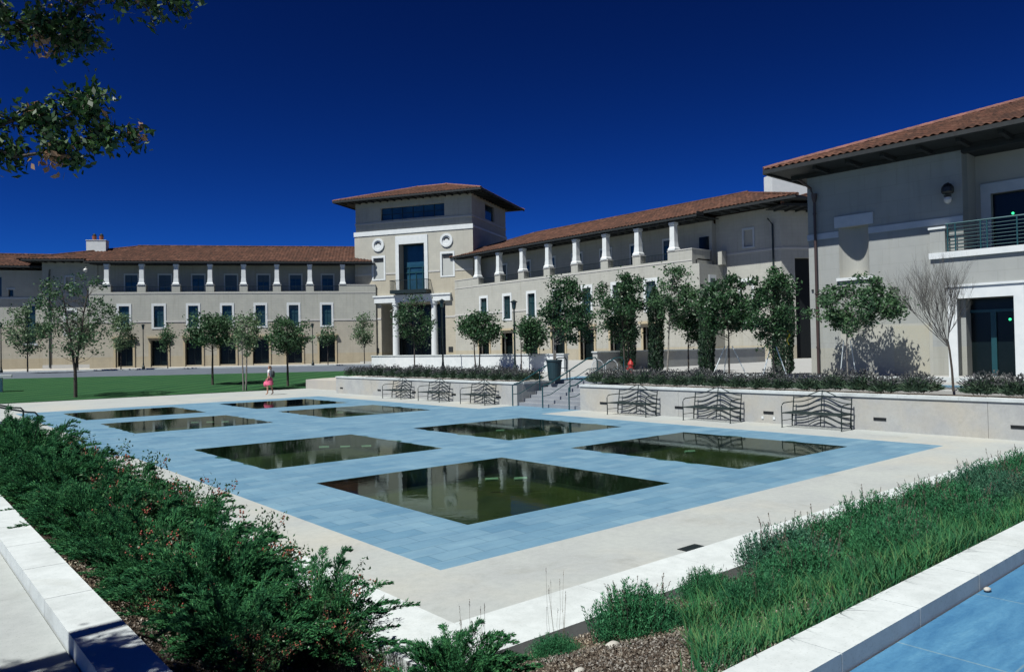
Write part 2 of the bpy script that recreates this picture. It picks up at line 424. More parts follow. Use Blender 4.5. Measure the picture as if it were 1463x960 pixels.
# a polarised, saturated slide-film blue: the same filter on the whole sky and all of its light
hs = nt.nodes.new('ShaderNodeMix'); hs.data_type = 'RGBA'; hs.blend_type = 'MULTIPLY'; hs.inputs[0].default_value = 1
hs.inputs[7].default_value = (.02, .075, .152, 1)
gm = nt.nodes.new('ShaderNodeGamma'); gm.inputs['Gamma'].default_value = 1.95
bg = nt.nodes.new('ShaderNodeBackground'); bg.inputs['Strength'].default_value = .05
wo = nt.nodes.new('ShaderNodeOutputWorld')
nt.links.new(sky.outputs[0], gm.inputs['Color']); nt.links.new(gm.outputs[0], hs.inputs[6])
nt.links.new(hs.outputs[2], bg.inputs[0]); nt.links.new(bg.outputs[0], wo.inputs[0])
sc.view_settings.view_transform = 'Standard'; sc.view_settings.look = 'None'
sc.view_settings.exposure = .7; sc.view_settings.gamma = 1; sc.view_settings.use_curve_mapping = False
sc.render.engine = 'CYCLES'; sc.cycles.max_bounces = 6; sc.cycles.transparent_max_bounces = 12
sc.render.film_transparent = False

# ------------------------------------------------------------------ plaza and ground
BX0, BY0, BX1, BY1 = 4.743, 6.858, 18.781, 38.684     # blue stone court
PX = [(6.242, 10.67), (12.809, 17.237)]
PY = [(8.357, 12.973), (15.255, 19.871), (25.425, 30.041), (32.323, 36.94)]
KX, KY = 3.68, 5.14                                     # inner edges of the plaza kerb
WX = 20.84                                              # bench wall face
g = MB(); g.poly([(-400, -400, -.9), (900, -400, -.9), (900, 900, -.9), (-400, 900, -.9)]); struct(g, 'ground', M['earth'])

def cells(xs, ys, inside):
    mb = MB()
    for a, b in zip(xs[:-1], xs[1:]):
        for c, d in zip(ys[:-1], ys[1:]):
            cx, cy = (a+b)/2, (c+d)/2
            if inside(cx, cy): mb.poly([(a, c, 0), (b, c, 0), (b, d, 0), (a, d, 0)])
    return mb
inrect = lambda x, y, r: r[0] < x < r[1] and r[2] < y < r[3]
STEPY = (20.53, 24.25); LSTEPY = (19.97, 24.9)
def is_blue(x, y):
    if inrect(x, y, (BX0, BX1, BY0, BY1)): return True
    if inrect(x, y, (BX1, WX+.02, *STEPY)): return True
    if inrect(x, y, (-2, BX0, *LSTEPY)): return True
    return False
def is_pool(x, y): return any(a < x < b and c < y < d for a, b in PX for c, d in PY)
xs = sorted({-2, KX-.2, BX0, BX1, WX+.02, *[v for p in PX for v in p]})
ys = sorted({KY-.2, BY0, BY1, 47.7, *STEPY, *LSTEPY, *[v for p in PY for v in p]})
struct(cells(xs, ys, lambda x, y: is_blue(x, y) and not is_pool(x, y)), 'blue_paving', M['blue'])
xs2 = sorted({-14, KX-.2, BX0, BX1, WX+.02, 22.3}); ys2 = sorted({KY-.2, BY0, BY1, 40.53, 47.7, *STEPY, *LSTEPY})
def is_cream(x, y):
    if is_blue(x, y): return False
    if x > WX+.02: return y > 40.53
    if x < KX-.2: return y > 25.4
    return True
struct(cells(xs2, ys2, is_cream), 'plaza_paving', M['cream'])
e = MB(); e.box(21, 60, KY-.2-2.0, -6, -.6, -.02); 
# plaza extends to the right beyond the court corner (same level, in front of the wall)
p2 = MB(); p2.box(BX1, WX+.02, -12, KY-.2, -.3, 0); struct(p2, 'plaza_edge_paving', M['cream'])

# pools: basin, floor, jets, water sheet
pool_names = ['nearest pool, before the paved corner', 'second pool on the near left row', 'third pool on the near left row', 'farthest pool on the left, by the lawn edge',
              'pool nearest the right-hand benches', 'pool in front of the steps', 'pool before the left-hand benches', 'farthest pool on the right, near the walking person']
k = 0
for i, (a, b) in enumerate(PX):
    for j, (c, d) in enumerate(PY):
        cx, cy = (a+b)/2, (c+d)/2; hx, hy = (b-a)/2, (d-c)/2
        root = empty('pool', (cx, cy, 0), 0, 'square still-water %s' % pool_names[k], 'pool', 'square reflecting pools in the blue stone court')
        mb = MB(); D = .34; t = .06
        mb.box(-hx, -hx+.015, -hy, hy, -D, -.004); mb.box(hx-.015, hx, -hy, hy, -D, -.004)
        mb.box(-hx+.015, hx-.015, -hy, -hy+.015, -D, -.004); mb.box(-hx+.015, hx-.015, hy-.015, hy, -D, -.004)
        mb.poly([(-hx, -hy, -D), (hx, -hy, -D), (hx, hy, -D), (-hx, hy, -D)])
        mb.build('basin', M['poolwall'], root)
        fl = MB(); e_ = .42; fl.box(-hx+e_, hx-e_, -hy+e_, hy-e_, -D-.02, -D+.03); fl.build('pool_floor', M['floor'], root)  # dark basin rim left round the olive floor: lining plus painted edge shadow
        nz = {0: 2, 1: 3, 2: 3, 3: 0, 4: 1, 5: 1, 6: 1, 7: 0}[k]
        for q in range(nz):
            z = MB(); L_ = .30
            x0 = (.35 + .42*q if nz > 1 else -.7); y0 = (.55-.35*q if nz > 1 else .1)
            z.tube([(x0, y0, -.045), (x0+L_*.72, y0-L_*.4, -.045)], .032, 8); z.build('jet_pipe', M['nozzle'], root)
        # water sheet 4 mm proud; ragged overflow edge on most pools
        n = 40; pts = []; rag = 0 if k == 0 else 1
        for sgn in range(4):
            for q in range(n):
                u = q/n
                if sgn == 0: p = [-hx+2*hx*u, -hy]; o = (0, -1)
                elif sgn == 1: p = [hx, -hy+2*hy*u]; o = (1, 0)
                elif sgn == 2: p = [hx-2*hx*u, hy]; o = (0, 1)
                else: p = [-hx, hy-2*hy*u]; o = (-1, 0)
                amp = rag*(.16 if sgn in (3, 1) else .04)
                rr = max(0, math.sin(q*.9+k*2.1+sgn)+math.sin(q*.37+k)*.8+rnd.uniform(-.5, .5))*amp*.55*math.sin(math.pi*u)
                pts.append((p[0]+o[0]*(rr+.002), p[1]+o[1]*(rr+.002), .004))
        wt = MB(); wt.poly(pts); wt.build('water', M['water'], root)
        k += 1

# plaza kerbs (low white stone seats round the near sides), kerb stones with open joints
def kerb_run(mb, axis, a0, a1, b0, b1, z0, z1, step, skip=lambda a: False):
    a = a0
    while a < a1-1e-6:
        e2 = min(a+step, a1)
        if not skip(a):
            if axis == 'x': mb.box(a+.003, e2-.003, b0, b1, z0, z1)
            else: mb.box(b0, b1, a+.003, e2-.003, z0, z1)
        a = e2
kb = MB(); kerb_run(kb, 'x', KX, WX, KY-.7, KY, -.3, .14, 1.45); kb.build('x', M['kerb'])
bpy.data.objects['x'].name = 'plaza_kerb'; tag(bpy.data.objects['plaza_kerb'], 'low white stone kerb between the plaza and the planted bed on the right', 'kerb')
kb = MB(); kerb_run(kb, 'y', KY-.7, 19.5, KX-.7, KX, -.3, .14, 1.45)
o = kb.build('plaza_kerb', M['kerb']); tag(o, 'low white stone kerb between the plaza and the juniper bed on the left', 'kerb')
# upper kerbs, beside the camera terrace
UX, UY = 1.09, 2.06
kb = MB(); kerb_run(kb, 'x', UX-.27, 30, UY-.27, UY, -.3, .90, .92)
o = kb.build('terrace_kerb', M['kerb']); tag(o, 'long white stone kerb along the near blue paving at lower right', 'kerb')
kb = MB(); kerb_run(kb, 'y', UY, 19.2, UX-.27, UX, -.3, .90, .86)
o = kb.build('terrace_kerb', M['kerb']); tag(o, 'white stone kerb beside the bare concrete path at lower left, partly in leaf shade', 'kerb')
# camera-side terraces
t_ = MB(); t_.box(UX-.27+.001, 40, -30, UY-.28, -.5, .80); struct(t_, 'near_paving', M['blue2'])
t_ = MB(); t_.box(-30, UX-.28, -30, 19.2, -.5, .799); struct(t_, 'concrete_path', M['cream'])
# planted bed surface
def bedz(x, y):
    t = min((x-UX)/(KX-.7-UX), (y-UY)/(KY-.7-UY)); t = max(0, min(1, t))
    return .83-.80*t**.9+.03*math.sin(3.1*x+1.7*y)*math.sin(2.3*y-x)
mb = MB()
def bed_patch(x0, x1, y0, y1, nx, ny):
    b = len(mb.v)
    for i in range(nx+1):
        for j in range(ny+1):
            x = x0+(x1-x0)*i/nx; y = y0+(y1-y0)*j/ny
            mb.v.append((x, y, bedz(x, y)+rnd.uniform(-.012, .012)))
    for i in range(nx):
        for j in range(ny): q = b+i*(ny+1)+j; mb.f.append((q, q+ny+1, q+ny+2, q+1))
bed_patch(UX, KX-.7, KY-.7, 19.4, 24, 180)
bed_patch(UX, WX, UY, KY-.7, 220, 28)
struct(mb, 'planting_soil', M['soil'])

# lawn, road, sidewalk, terrace
LWO = Vector((30.75, 91.25)); d150 = Vector((math.cos(R(150)), math.sin(R(150)))); n150 = Vector((-d150.y, d150.x))
def lwp(s, off, z): p = LWO+d150*s+n150*off; return (p.x, p.y, z)
def strip(name, mat, o0, z0, o1, z1, s0, s1, n=1):
    m_ = MB(); m_.poly([lwp(s0, o0, z0), lwp(s1, o0, z0), lwp(s1, o1, z1), lwp(s0, o1, z1)]); return struct(m_, name, mat)
strip('sidewalk', M['side'], -14, 1.2, 4.0, .98, -45, 75)
strip('road', M['asphalt'], 4.0, .84, 24.5, .66, -45, 75)
kb = MB()
for (o0, o1, zz) in ((4.0, 4.18, .985),):
    P = [lwp(-45, o0, 0), lwp(75, o0, 0), lwp(75, o1, 0), lwp(-45, o1, 0)]
    kb.prism([(p[0], p[1]) for p in P], .5, zz)
struct(kb, 'road_kerb', M['kerb'])
def lawn_mat():
    m, nt, b, _ = new_mat('mown_lawn'); v = coords(nt)
    wv = nt.nodes.new('ShaderNodeTexWave'); wv.inputs['Scale'].default_value = .22; wv.inputs['Distortion'].default_value = 1.5; wv.inputs['Detail'].default_value = 2
    mp = nt.nodes.new('ShaderNodeMapping'); mp.inputs['Rotation'].default_value = (0, 0, .9); nt.links.new(v, mp.inputs[0]); nt.links.new(mp.outputs[0], wv.inputs['Vector'])
    a = mixc(nt, ramp(nt, wv.outputs['Fac'], .3, .7), K3((.024, .085, .036)), K3((.038, .122, .048)))
    a = mixc(nt, ramp(nt, noise(nt, v, .5, 5), .4, .7), a, mixc(nt, 1.0, a, (.72, .85, .9), 'MULTIPLY'))
    a = mixc(nt, ramp(nt, noise(nt, v, 18, 5, .7), .35, .65), a, mixc(nt, 1.0, a, (1.3, 1.2, 1.0), 'MULTIPLY'))
    nt.links.new(a, b.inputs['Base Color']); b.inputs['Roughness'].default_value = .95; b.inputs['Specular IOR Level'].default_value = .1
    bump(nt, b, noise(nt, v, 60, 4), 1.0, .04); return m
M['lawn'] = lawn_mat()
# lawn heightfield quad between plaza far edge and road
mb = MB(); nx, ny = 60, 24
A0, A1 = (-25, 47.7), (22.3, 47.7)
B0, B1 = lwp(70, 24.5, .66), lwp(-24, 24.5, .66)
for i in range(nx+1):
    u = i/nx
    p0 = (A0[0]+(A1[0]-A0[0])*u, A0[1]); q0 = (B0[0]+(B1[0]-B0[0])*u, B0[1]+(B1[1]-B0[1])*u)
    for j in range(ny+1):
        v = j/ny; z = .02+.66*(v**1.1)+.03*math.sin(u*17)*math.sin(v*3.1)
        mb.v.append((p0[0]+(q0[0]-p0[0])*v, p0[1]+(q0[1]-p0[1])*v, z if j < ny else .68))
for i in range(nx):
    for j in range(ny): q = i*(ny+1)+j; mb.f.append((q, q+ny+1, q+ny+2, q+1))
b1 = lwp(-24, 24.5, .68)
o = tag(mb.build('lawn', M['lawn']), 'lawn', kind='structure')
del o['label']
mb = MB(); mb.prism([(22.3, 40.53), (22.3, 47.7), (b1[0], b1[1]), (60, 52), (40, 40)], -.5, .60); struct(mb, 'forecourt_ground', M['side'])
mb = MB(); mb.box(WX+2.2, 29, -30, STEPY[0]-.32, -.5, 1.0); mb.box(WX+2.4, 29, STEPY[0]-.32, STEPY[1]+.32, -.5, 1.0); mb.box(WX+2.2, 29, STEPY[1]+.32, 40.2, -.5, 1.0)
mb.prism([(29, -30, 1.0), (75, -30, 1.2), (75, 84, 1.2), (46, 84, 1.2), (44, 74, 1.18), (29, 46, 1.0), (29, 0, 1.0)], -.5, 1.0)
struct(mb, 'terrace_paving', M['terrace_con'])
mb = MB(); z = 1.006
mb.poly([(WX+2.42, STEPY[0], z), (26.5, STEPY[0]+1.5, z), (26.5, STEPY[1]+2.0, z), (WX+2.42, STEPY[1], z)])
mb.poly([(24.6, -6, z), (26.0, -6, z), (26.0, 19, z), (24.6, 19, z)])
struct(mb, 'terrace_blue_paving', M['blue'])

# steps up through the bench wall
stp = empty('steps', (WX, sum(STEPY)/2, 0), 0, 'grey concrete steps rising between the two bench walls', 'steps')
mb = MB(); hw = (STEPY[1]-STEPY[0])/2
for i in range(7): mb.box(.02+i*.34, 2.44, -hw+.01, hw-.01, -.2 if i == 0 else i*.143-.01, (i+1)*.143)
mb.build('treads', M['step'], stp)
def handrail(x, y, label, side=0):
    r = empty('handrail', (x, y, 0), 0, label, 'handrail', 'dark metal handrails on the steps')
    m_ = MB(); m_.tube([(-.35, 0, .02), (-.35, 0, .86), (-.25, 0, .93), (0, 0, .95), (2.3, 0, 1.95), (2.75, 0, 1.97), (2.85, 0, 1.85), (2.85, 0, 1.02)], .028, 6)
    m_.tube([(-.30, 0, .5), (.05, 0, .52), (2.3, 0, 1.5), (2.83, 0, 1.52)], .016, 5); m_.build('rail', M['teal'], r)
    for px, z0, z1 in ((1.2, .5, 1.46),):
        m_ = MB(); m_.tube([(px, 0, z0), (px, 0, z1)], .025, 6); m_.lathe((px, 0, z0), [(.07, 0), (.07, .03)], 10); m_.build('post', M['teal'], r)
    return r
handrail(WX, STEPY[1]-.12, 'handrail of the steps, at their left edge')
handrail(WX, STEPY[0]+1.75, 'handrail standing in the middle of the steps')
handrail(WX, STEPY[0]+.25, 'handrail of the steps, at their right edge')
# bench walls
def bench_wall(y0, y1, label, endret=None, slots=()):
    r = empty('bench_wall', (WX, y0, 0), 0, label, 'wall')
    mb = MB(); n = max(1, round((y1-y0)/4.4)); st = (y1-y0)/n
    for i in range(n): mb.box(0, .30, i*st+.004, (i+1)*st-.004, -.2, .90)
    if endret is not None: mb.box(.30, 2.4, endret-y0-.15, endret-y0+.15, -.2, .898)
    mb.build('wall_face', M['benchwall'], r)
    cp = MB()
    n = max(1, round((y1-y0)/1.46)); st = (y1-y0)/n
    for i in range(n): cp.box(-.035, .36, i*st+.002, (i+1)*st-.002, .902, .985)
    if endret is not None: cp.box(.362, 2.45, endret-y0-.18, endret-y0+.18, .90, .984)
    cp.build('coping', M['kerb'], r)
    for s_ in slots:
        sl_ = MB(); sl_.box(-.012, .02, s_-y0-.17, s_-y0+.17, .28, .36)
        for q in range(3): sl_.box(-.02, -.012, s_-y0-.16, s_-y0+.16, .29+q*.025, .30+q*.025)
        sl_.build('louvre', M['slot'], r)
    return r
bw_r = bench_wall(-12, STEPY[0], 'long cast concrete wall behind the three right-hand benches', STEPY[0]-.15, (2.6, 5.94, 9.19, 12.52, 15.86, 19.32))
for yy in (12.33, 12.72):
    ol = MB(); ol.box(-.02, .01, yy+12-.035, yy+12+.035, .12, .2); ol.build('outlet_cover', M['trim'], bw_r)
bench_wall(STEPY[1], 40.53, 'cast concrete wall behind the three left-hand benches', STEPY[1]+.15, (25.5, 28.8, 32.2, 35.6, 39.86))
mb = MB(); mb.box(WX+.3, 29, 40.2, 40.53, -.3, .9)
tag(mb.build('retaining_wall', M['benchwall']), 'end of the raised planter, turning away from the lawn', 'wall')

# ------------------------------------------------------------------ benches
def make_bench():
    r = empty('bench', (0, 0, 0), 0, 'x', 'bench', 'wavy metal benches along the wall')
    W = 1.76; h = W/2
    bell = lambda t, a: a*math.exp(-(t/.42)**2)
    b = MB()   # local: x = depth (0 front .. .72 back), y = along
    lean = lambda z: .52+.16*z
    for y in (-h+.02, h-.02):
        b.tube([(lean(.05), y, .05), (lean(.86), y, .86)], .018, 6)
    b.tube([(lean(.05), 0, .05), (lean(1.05), 0, 1.06)], .016, 6)
    for z0, a in ((.82, .22), (.70, .20), (.57, .20), (.44, .19), (.31, .18), (.16, .17)):
        pts = [(lean(z0+bell(t, a)), t, z0+bell(t, a)) for t in np.linspace(-h+.02, h-.02, 25)]
        b.tube(pts, .0155, 5)
    b.tube([(lean(.07+.16*math.cos(t)), t*.34/1.4, .05+.17*max(0, math.cos(t))) for t in np.linspace(-1.4, 1.4, 13)], .014, 5)
    b.build('backrest', M['darkmetal'], r)
    s_ = MB()
    for x in np.linspace(.03, .56, 9): s_.tube([(x, -h+.03, .43), (x, h-.03, .43)], .012, 5)
    s_.tube([(0, -h, .42), (0, h, .42)], .018, 6); s_.tube([(0.02, -h+.02, .42), (.58, -h+.02, .42)], .016, 6); s_.tube([(0.02, h-.02, .42), (.58, h-.02, .42)], .016, 6)
    s_.build('seat', M['darkmetal'], r)
    for y in (-h, h):
        a_ = MB(); a_.tube([(0, y, .42), (0, y, .60), (.05, y, .67), (.14, y, .70), (.62, y, .71)], .016, 6)
        a_.tube([(0.02, y, .2), (.56, y, .2)], .010, 5); a_.build('armrest', M['darkmetal'], r)
        for x in (0, .56):
            l = MB(); l.tube([(x, y*.995, 0), (x, y*.995, .43)], .018, 6); l.lathe((x, y*.995, 0), [(.03, 0), (.03, .012)], 8); l.build('leg', M['darkmetal'], r)
    return r
bench0 = make_bench()
bys = [10.73, 14.2, 17.5, 26.3, 29.7, 33.0]
bl = ['nearest of the three wavy metal benches right of the steps', 'middle wavy metal bench of the three right of the steps', 'wavy metal bench just right of the steps',
      'wavy metal bench nearest the left side of the steps', 'middle wavy metal bench of the three left of the steps', 'wavy metal bench farthest left, near the lawn']
for i, y in enumerate(bys):
    b_ = bench0 if i == 0 else copy_tree(bench0)
    b_.location = (20.02, y, 0); b_['label'] = bl[i]

# drains in the plaza paving
for (x, y, rz, lb) in ((7.42, 5.48, 0, 'small dark drain grate beside the right kerb'), (3.95, 10.25, R(90), 'small dark drain grate beside the left kerb')):
    r = empty('drain_grate', (x, y, .002), rz, lb, 'drain', 'drain grates in the plaza paving')
    m_ = MB(); m_.box(-.17, .17, -.11, .11, 0, .006); m_.build('frame', M['slot'], r)
    m_ = MB()
    for q in range(7): m_.box(-.15+q*.045, -.13+q*.045, -.09, .09, .006, .01)
    m_.build('bars', M['darkmetal'], r)

# west steps and their flanking wall at the far left
r = empty('flank_wall', (3.4, 25.2, 0), 0, 'short grey wall with white coping at the far left, beside the handrail', 'wall')
m_ = MB(); m_.box(-9, 0, 0, .3, -.2, .56); m_.build('wall_face', M['niche'], r)
m_ = MB(); m_.box(-9, .05, -.05, .35, .562, .66); m_.build('coping', M['kerb'], r)
r = empty('flank_wall', (3.2, 19.5, 0), 0, 'low white kerb end beside the junipers at the far left', 'wall')
m_ = MB(); m_.box(-2.1, 0.0, 0, .3, -.2, .30); m_.build('wall_face', M['kerb'], r)
r = empty('west_steps', (1.6, 22.4, 0), 0, 'stone steps at the far left edge behind the junipers', 'steps')
m_ = MB()
for i in range(5): m_.box(-.34*i-6, -.34*i, -2.4, 2.75, i*.15-.02 if i else -.1, (i+1)*.15)
m_.build('treads', M['step'], r)
for (y, lb) in ((24.95, 'dark handrail before the short grey wall at far left'), (27.6, 'dark handrail beyond the short grey wall at far left')):
    r = empty('handrail', (3.45, y, 0), 0, lb, 'handrail')
    m_ = MB(); m_.tube([(.15, 0, 0), (.15, 0, .78), (.08, 0, .86), (-.1, 0, .88), (-2.2, 0, 1.45)], .028, 6); m_.build('rail', M['darkmetal'], r)
r = empty('flank_wall', (2.55, 29.0, 0), 0, 'dark planter with blue-white coping at the far left edge', 'wall')
m_ = MB(); m_.box(-9, 0, 0, 1.2, -.2, .72); m_.build('wall_face', M['poolwall'], r)
m_ = MB(); m_.box(-9, .05, -.05, 1.25, .722, .80); m_.build('coping', M['band'], r)
r = empty('lawn_wall', (6.5, 58.5, .0), R(-10), 'short white wall standing on the lawn at the left edge', 'wall')
m_ = MB(); m_.box(-8, .0, 0, .5, 0, 1.15); m_.build('wall_face', M['trim'], r)
m_ = MB(); m_.box(-8, .5, -.2, .7, 1.152, 1.32); m_.build('coping', M['trim'], r)
m_ = MB(); m_.lathe((-1.0, .25, 1.32), [(.25, 0), (.3, .2), (.2, .5)], 10); m_.build('urn', M['band'], r)

# terrace walls behind the lavender
r = empty('terrace_wall', (30.6, 31.4, 1.0), 0, 'white wall standing before the tower entrance, behind the lavender', 'wall')
m_ = MB(); m_.box(0, .35, 0, 22.0, 0, 1.0); m_.build('wall_face', M['trim'], r)
m_ = MB(); m_.box(-.05, .40, -.05, 22.05, 1.002, 1.08); m_.build('coping', M['kerb'], r)
r = empty('terrace_wall', (31.5, 29.6, 1.0), 0, 'grey shaded wall behind the row of cypresses right of the path', 'wall')
m_ = MB(); m_.box(0, 17.5, 0, .35, -.05, 1.10); m_.build('wall_face', M['benchwall'], r)
m_ = MB(); m_.box(-.06, 17.5, -.05, .40, 1.102, 1.18); m_.build('coping', M['kerb'], r)
r = empty('terrace_kerb', (28.0, 9.0, 1.0), 0, 'low white kerb edging the path behind the right-hand lavender', 'kerb')
m_ = MB(); m_.box(0, .25, 0, 11.5, 0, .16); m_.build('kerb_stone', M['kerb'], r)

# ------------------------------------------------------------------ buildings
def roof_slope(mb, org, ad, bd, a0, a1, run, hL, hR, slope, per=.34, course=.5):
    """corrugated, stepped tile slope. org local 3-vector, ad along the eave, bd up the slope (horizontal)"""
    org = np.array(org, float); ad = np.array([*ad, 0.], float); bd = np.array([*bd, 0.], float)
    nper = max(1, int(round((a1-a0)/per))); prof = [0, .7, 1, .7, 0, -.35]
    us = []; hs_ = []
    for i in range(nper):
        for q, h in enumerate(prof): us.append((i+q/6)/nper*(a1-a0)+a0); hs_.append(h*.05)
    us.append(a1); hs_.append(0); us = np.array(us); hs_ = np.array(hs_)
    nb = max(1, int(round(run/course))); bs = []; lift = []
    for i in range(nb): bs += [i*run/nb, (i+1)*run/nb-.002]; lift += [.035, 0]
    b0 = len(mb.v); n = len(us)
    for b, l in zip(bs, lift):
        lo, hi = a0+hL*b, a1-hR*b
        if lo > hi: lo = hi = (lo+hi)/2
        u = np.clip(us, lo, hi)
        P = org[None]+ad[None]*u[:, None]+bd[None]*b; P[:, 2] += slope*b+hs_+l
        mb.v += [tuple(p) for p in P]
    for j in range(len(bs)-1):
        lo, hi = a0+hL*bs[j], a1-hR*bs[j]
        for i in range(n-1):
            if us[i+1] < lo-1e-6 or us[i] > hi+1e-6: continue
            q = b0+j*n+i; mb.f.append((q, q+1, q+n+1, q+n))

def ridge_tiles(mb, p0, p1, r=.13, st=.42):
    p0 = Vector(p0); p1 = Vector(p1); n = max(1, int((p1-p0).length/st))
    for i in range(n):
        a = p0.lerp(p1, i/n); b = p0.lerp(p1, (i+1)/n+.02)
        mb.tube([a+Vector((0, 0, .02)), b+Vector((0, 0, .05 if i % 2 else .045))], [r, r*.88], 8)

def window(parent, c, w, h, z0, y, inset=.18, fw=.24, mat='trim', glass='glass', proud=.05, mull=True, sub=True):
    """surround + pane; c = centre along x, z0 bottom of opening, y = wall face"""
    m_ = MB(); x0, x1 = c-w/2, c+w/2; z1 = z0+h
    m_.box(x0-fw, x0, y-.12, y+proud, z0-fw*.8, z1+fw*1.2); m_.box(x1, x1+fw, y-.12, y+proud, z0-fw*.8, z1+fw*1.2)
    m_.box(x0, x1, y-.12, y+proud, z1, z1+fw*1.2); m_.box(x0-.0, x1+.0, y-.12, y+proud, z0-fw*.8, z0)
    f = m_.build('window', M[mat], parent)
    p = MB(); p.box(x0, x1, y-inset-.05, y-inset, z0, z1); p.build('pane', M[glass], f)
    if mull:
        q = MB(); yy = y-inset
        q.box(c-.025, c+.025, yy+.002, yy+.05, z0, z1); q.box(x0, c-.025, yy+.002, yy+.045, z0+h*.62, z0+h*.62+.05); q.box(c+.025, x1, yy+.002, yy+.045, z0+h*.62, z0+h*.62+.05)
        q.box(x0, x0+.05, yy+.002, yy+.06, z0, z1); q.box(x1-.05, x1, yy+.002, yy+.06, z0, z1)
        q.build('glazing_bars', M['teal'], f); blind(f, c, w, z0, h, y, inset)
    return f

BL = random.Random(9)
def blind(f, c, w, z0, h, y, inset):
    if BL.random() < .45:
        d = h*BL.choice((.2, .35, .35, .55)); m_ = MB(); m_.box(c-w/2+.05, c+w/2-.05, y-inset+.003, y-inset+.008, z0+h-d, z0+h); m_.build('blind', M['dimblind'], f)
def column(parent, x, y, z0=10.65, z1=12.75, w0=.40, w1=.24):
    m_ = MB(); m_.frust((x, y), [(z0, w0, w0), (z0+.16, w0, w0), (z0+.30, w0*.78, w0*.78), (z0+.8, w0*.66, w0*.66), (z1-.25, w1, w1), (z1-.22, w1*1.25, w1*1.25), (z1, w1*1.25, w1*1.25)])
    m_.build('column', M['trim'], parent)

def pedestal(parent, x, y, hw_=.46, wallm='wall'):
    m_ = MB(); m_.box(x-hw_, x+hw_, y-.75, y, 9.83, 10.56); m_.build('pedestal', M[wallm], parent)
    m_ = MB(); m_.box(x-hw_-.04, x+hw_+.04, y-.79, y+.04, 10.562, 10.65); m_.build('pedestal_cap', M['belt'], parent)

def railing(parent, x0, x1, y, z0=9.83, z1=10.5):
    m_ = MB(); m_.box(x0, x1, y-.03, y+.03, z1-.05, z1); m_.box(x0, x1, y-.02, y+.02, z0+.08, z0+.12)
    n = int((x1-x0)/.16)
    for i in range(1, n): x = x0+(x1-x0)*i/n; m_.box(x-.01, x+.01, y-.01, y+.01, z0+.12, z1-.05)
    m_.build('railing', M['darkmetal'], parent)

def wing(name, loc, ang, label, s0, s1, cols, wins, belt_z, wallm, z_base):
    """three-storey wing with a top-floor loggia; local x along facade, local +y outward"""
    r = empty(name, (loc[0], loc[1], 0), R(ang), label, 'building')
    holes = []
    gw = 1.86; ww = 1.12
    for c in wins: holes += [(c-ww/2-.2, c+ww/2+.2, 5.55, 8.32), (c-gw/2, c+gw/2, z_base, 4.13)]
    m_ = MB(); m_.wall(s0, s1, z_base-.6, 9.72, 0, .5, holes)
    m_.box(s0, s1, -.75, 0, 9.72, 9.83)
    m_.build('front_wall', M[wallm], r)
    m_ = MB(); m_.wall(s0, s1, 9.7, 13.25, -2.9, .3, [])
    m_.box(s0, s1, -2.9, -.76, 9.3, 9.7)
    m_.box(s0, s1, -14, -3.2, z_base-.6, 13.0); m_.build('inner_wall', M[wallm], r)
    # belt course
    m_ = MB(); x = s0
    for c in sorted(wins)+[None]:
        e_ = s1 if c is None else c-ww/2-.24
        if e_ > x: m_ = MB(); m_.box(x, e_, .0, .05, belt_z-.1, belt_z+.1); m_.build('belt_course', M['belt'], r)
        if c is not None: x = c+ww/2+.24
    m_ = MB(); m_.box(s0, s1, .0, .035, 9.60, 9.70); m_.build('parapet_course', M['belt'], r)
    for c in wins:
        window(r, c, ww, 2.5, 5.68, 0, .2, .24)
        # ground-floor bay: buff stone surround, cornice, dark doorway
        g_ = MB(); g_.box(c-gw/2-.22, c-gw/2, -.3, .10, z_base-.2, 4.35); g_.box(c+gw/2, c+gw/2+.22, -.3, .10, z_base-.2, 4.35)
        g_.box(c-gw/2, c+gw/2, -.3, .10, 4.13, 4.35); g_.build('door_surround', M['buff'], r)
        g_ = MB(); g_.box(c-gw/2-.34, c+gw/2+.34, 0, .34, 4.42, 4.64); g_.box(c-gw/2-.28, c+gw/2+.28, 0, .12, 4.351, 4.419); g_.build('cornice', M['buff'], r)
        d_ = MB(); d_.box(c-gw/2, c+gw/2, -.75, -.7, z_base-.2, 4.13); dd = d_.build('door', M['dglass'], r)
        q = MB(); q.box(c-.04, c+.04, -.699, -.64, z_base, 4.13); q.box(c-gw/2, c-.04, -.699, -.64, 3.2, 3.28); q.box(c+.04, c+gw/2, -.699, -.64, 3.2, 3.28); q.build('door_frame', M['darkmetal'], dd)
        # upper door on the loggia
        window(r, c, 1.35, 2.35, 9.72, -2.9, -.06, .16, 'trim', 'bglass', .10)
    cs = sorted(cols)
    for c in cs: pedestal(r, c, 0, .46, wallm); column(r, c, -.30, 10.65, 13.1, .38, .235)
    for a, b in zip(cs[:-1], cs[1:]): railing(r, a+.46, b-.46, -.35)
    m_ = MB(); m_.box(s0, s1, -.70, -.12, 13.1, 13.28); m_.build('loggia_beam', M['wood'], r)
    return r

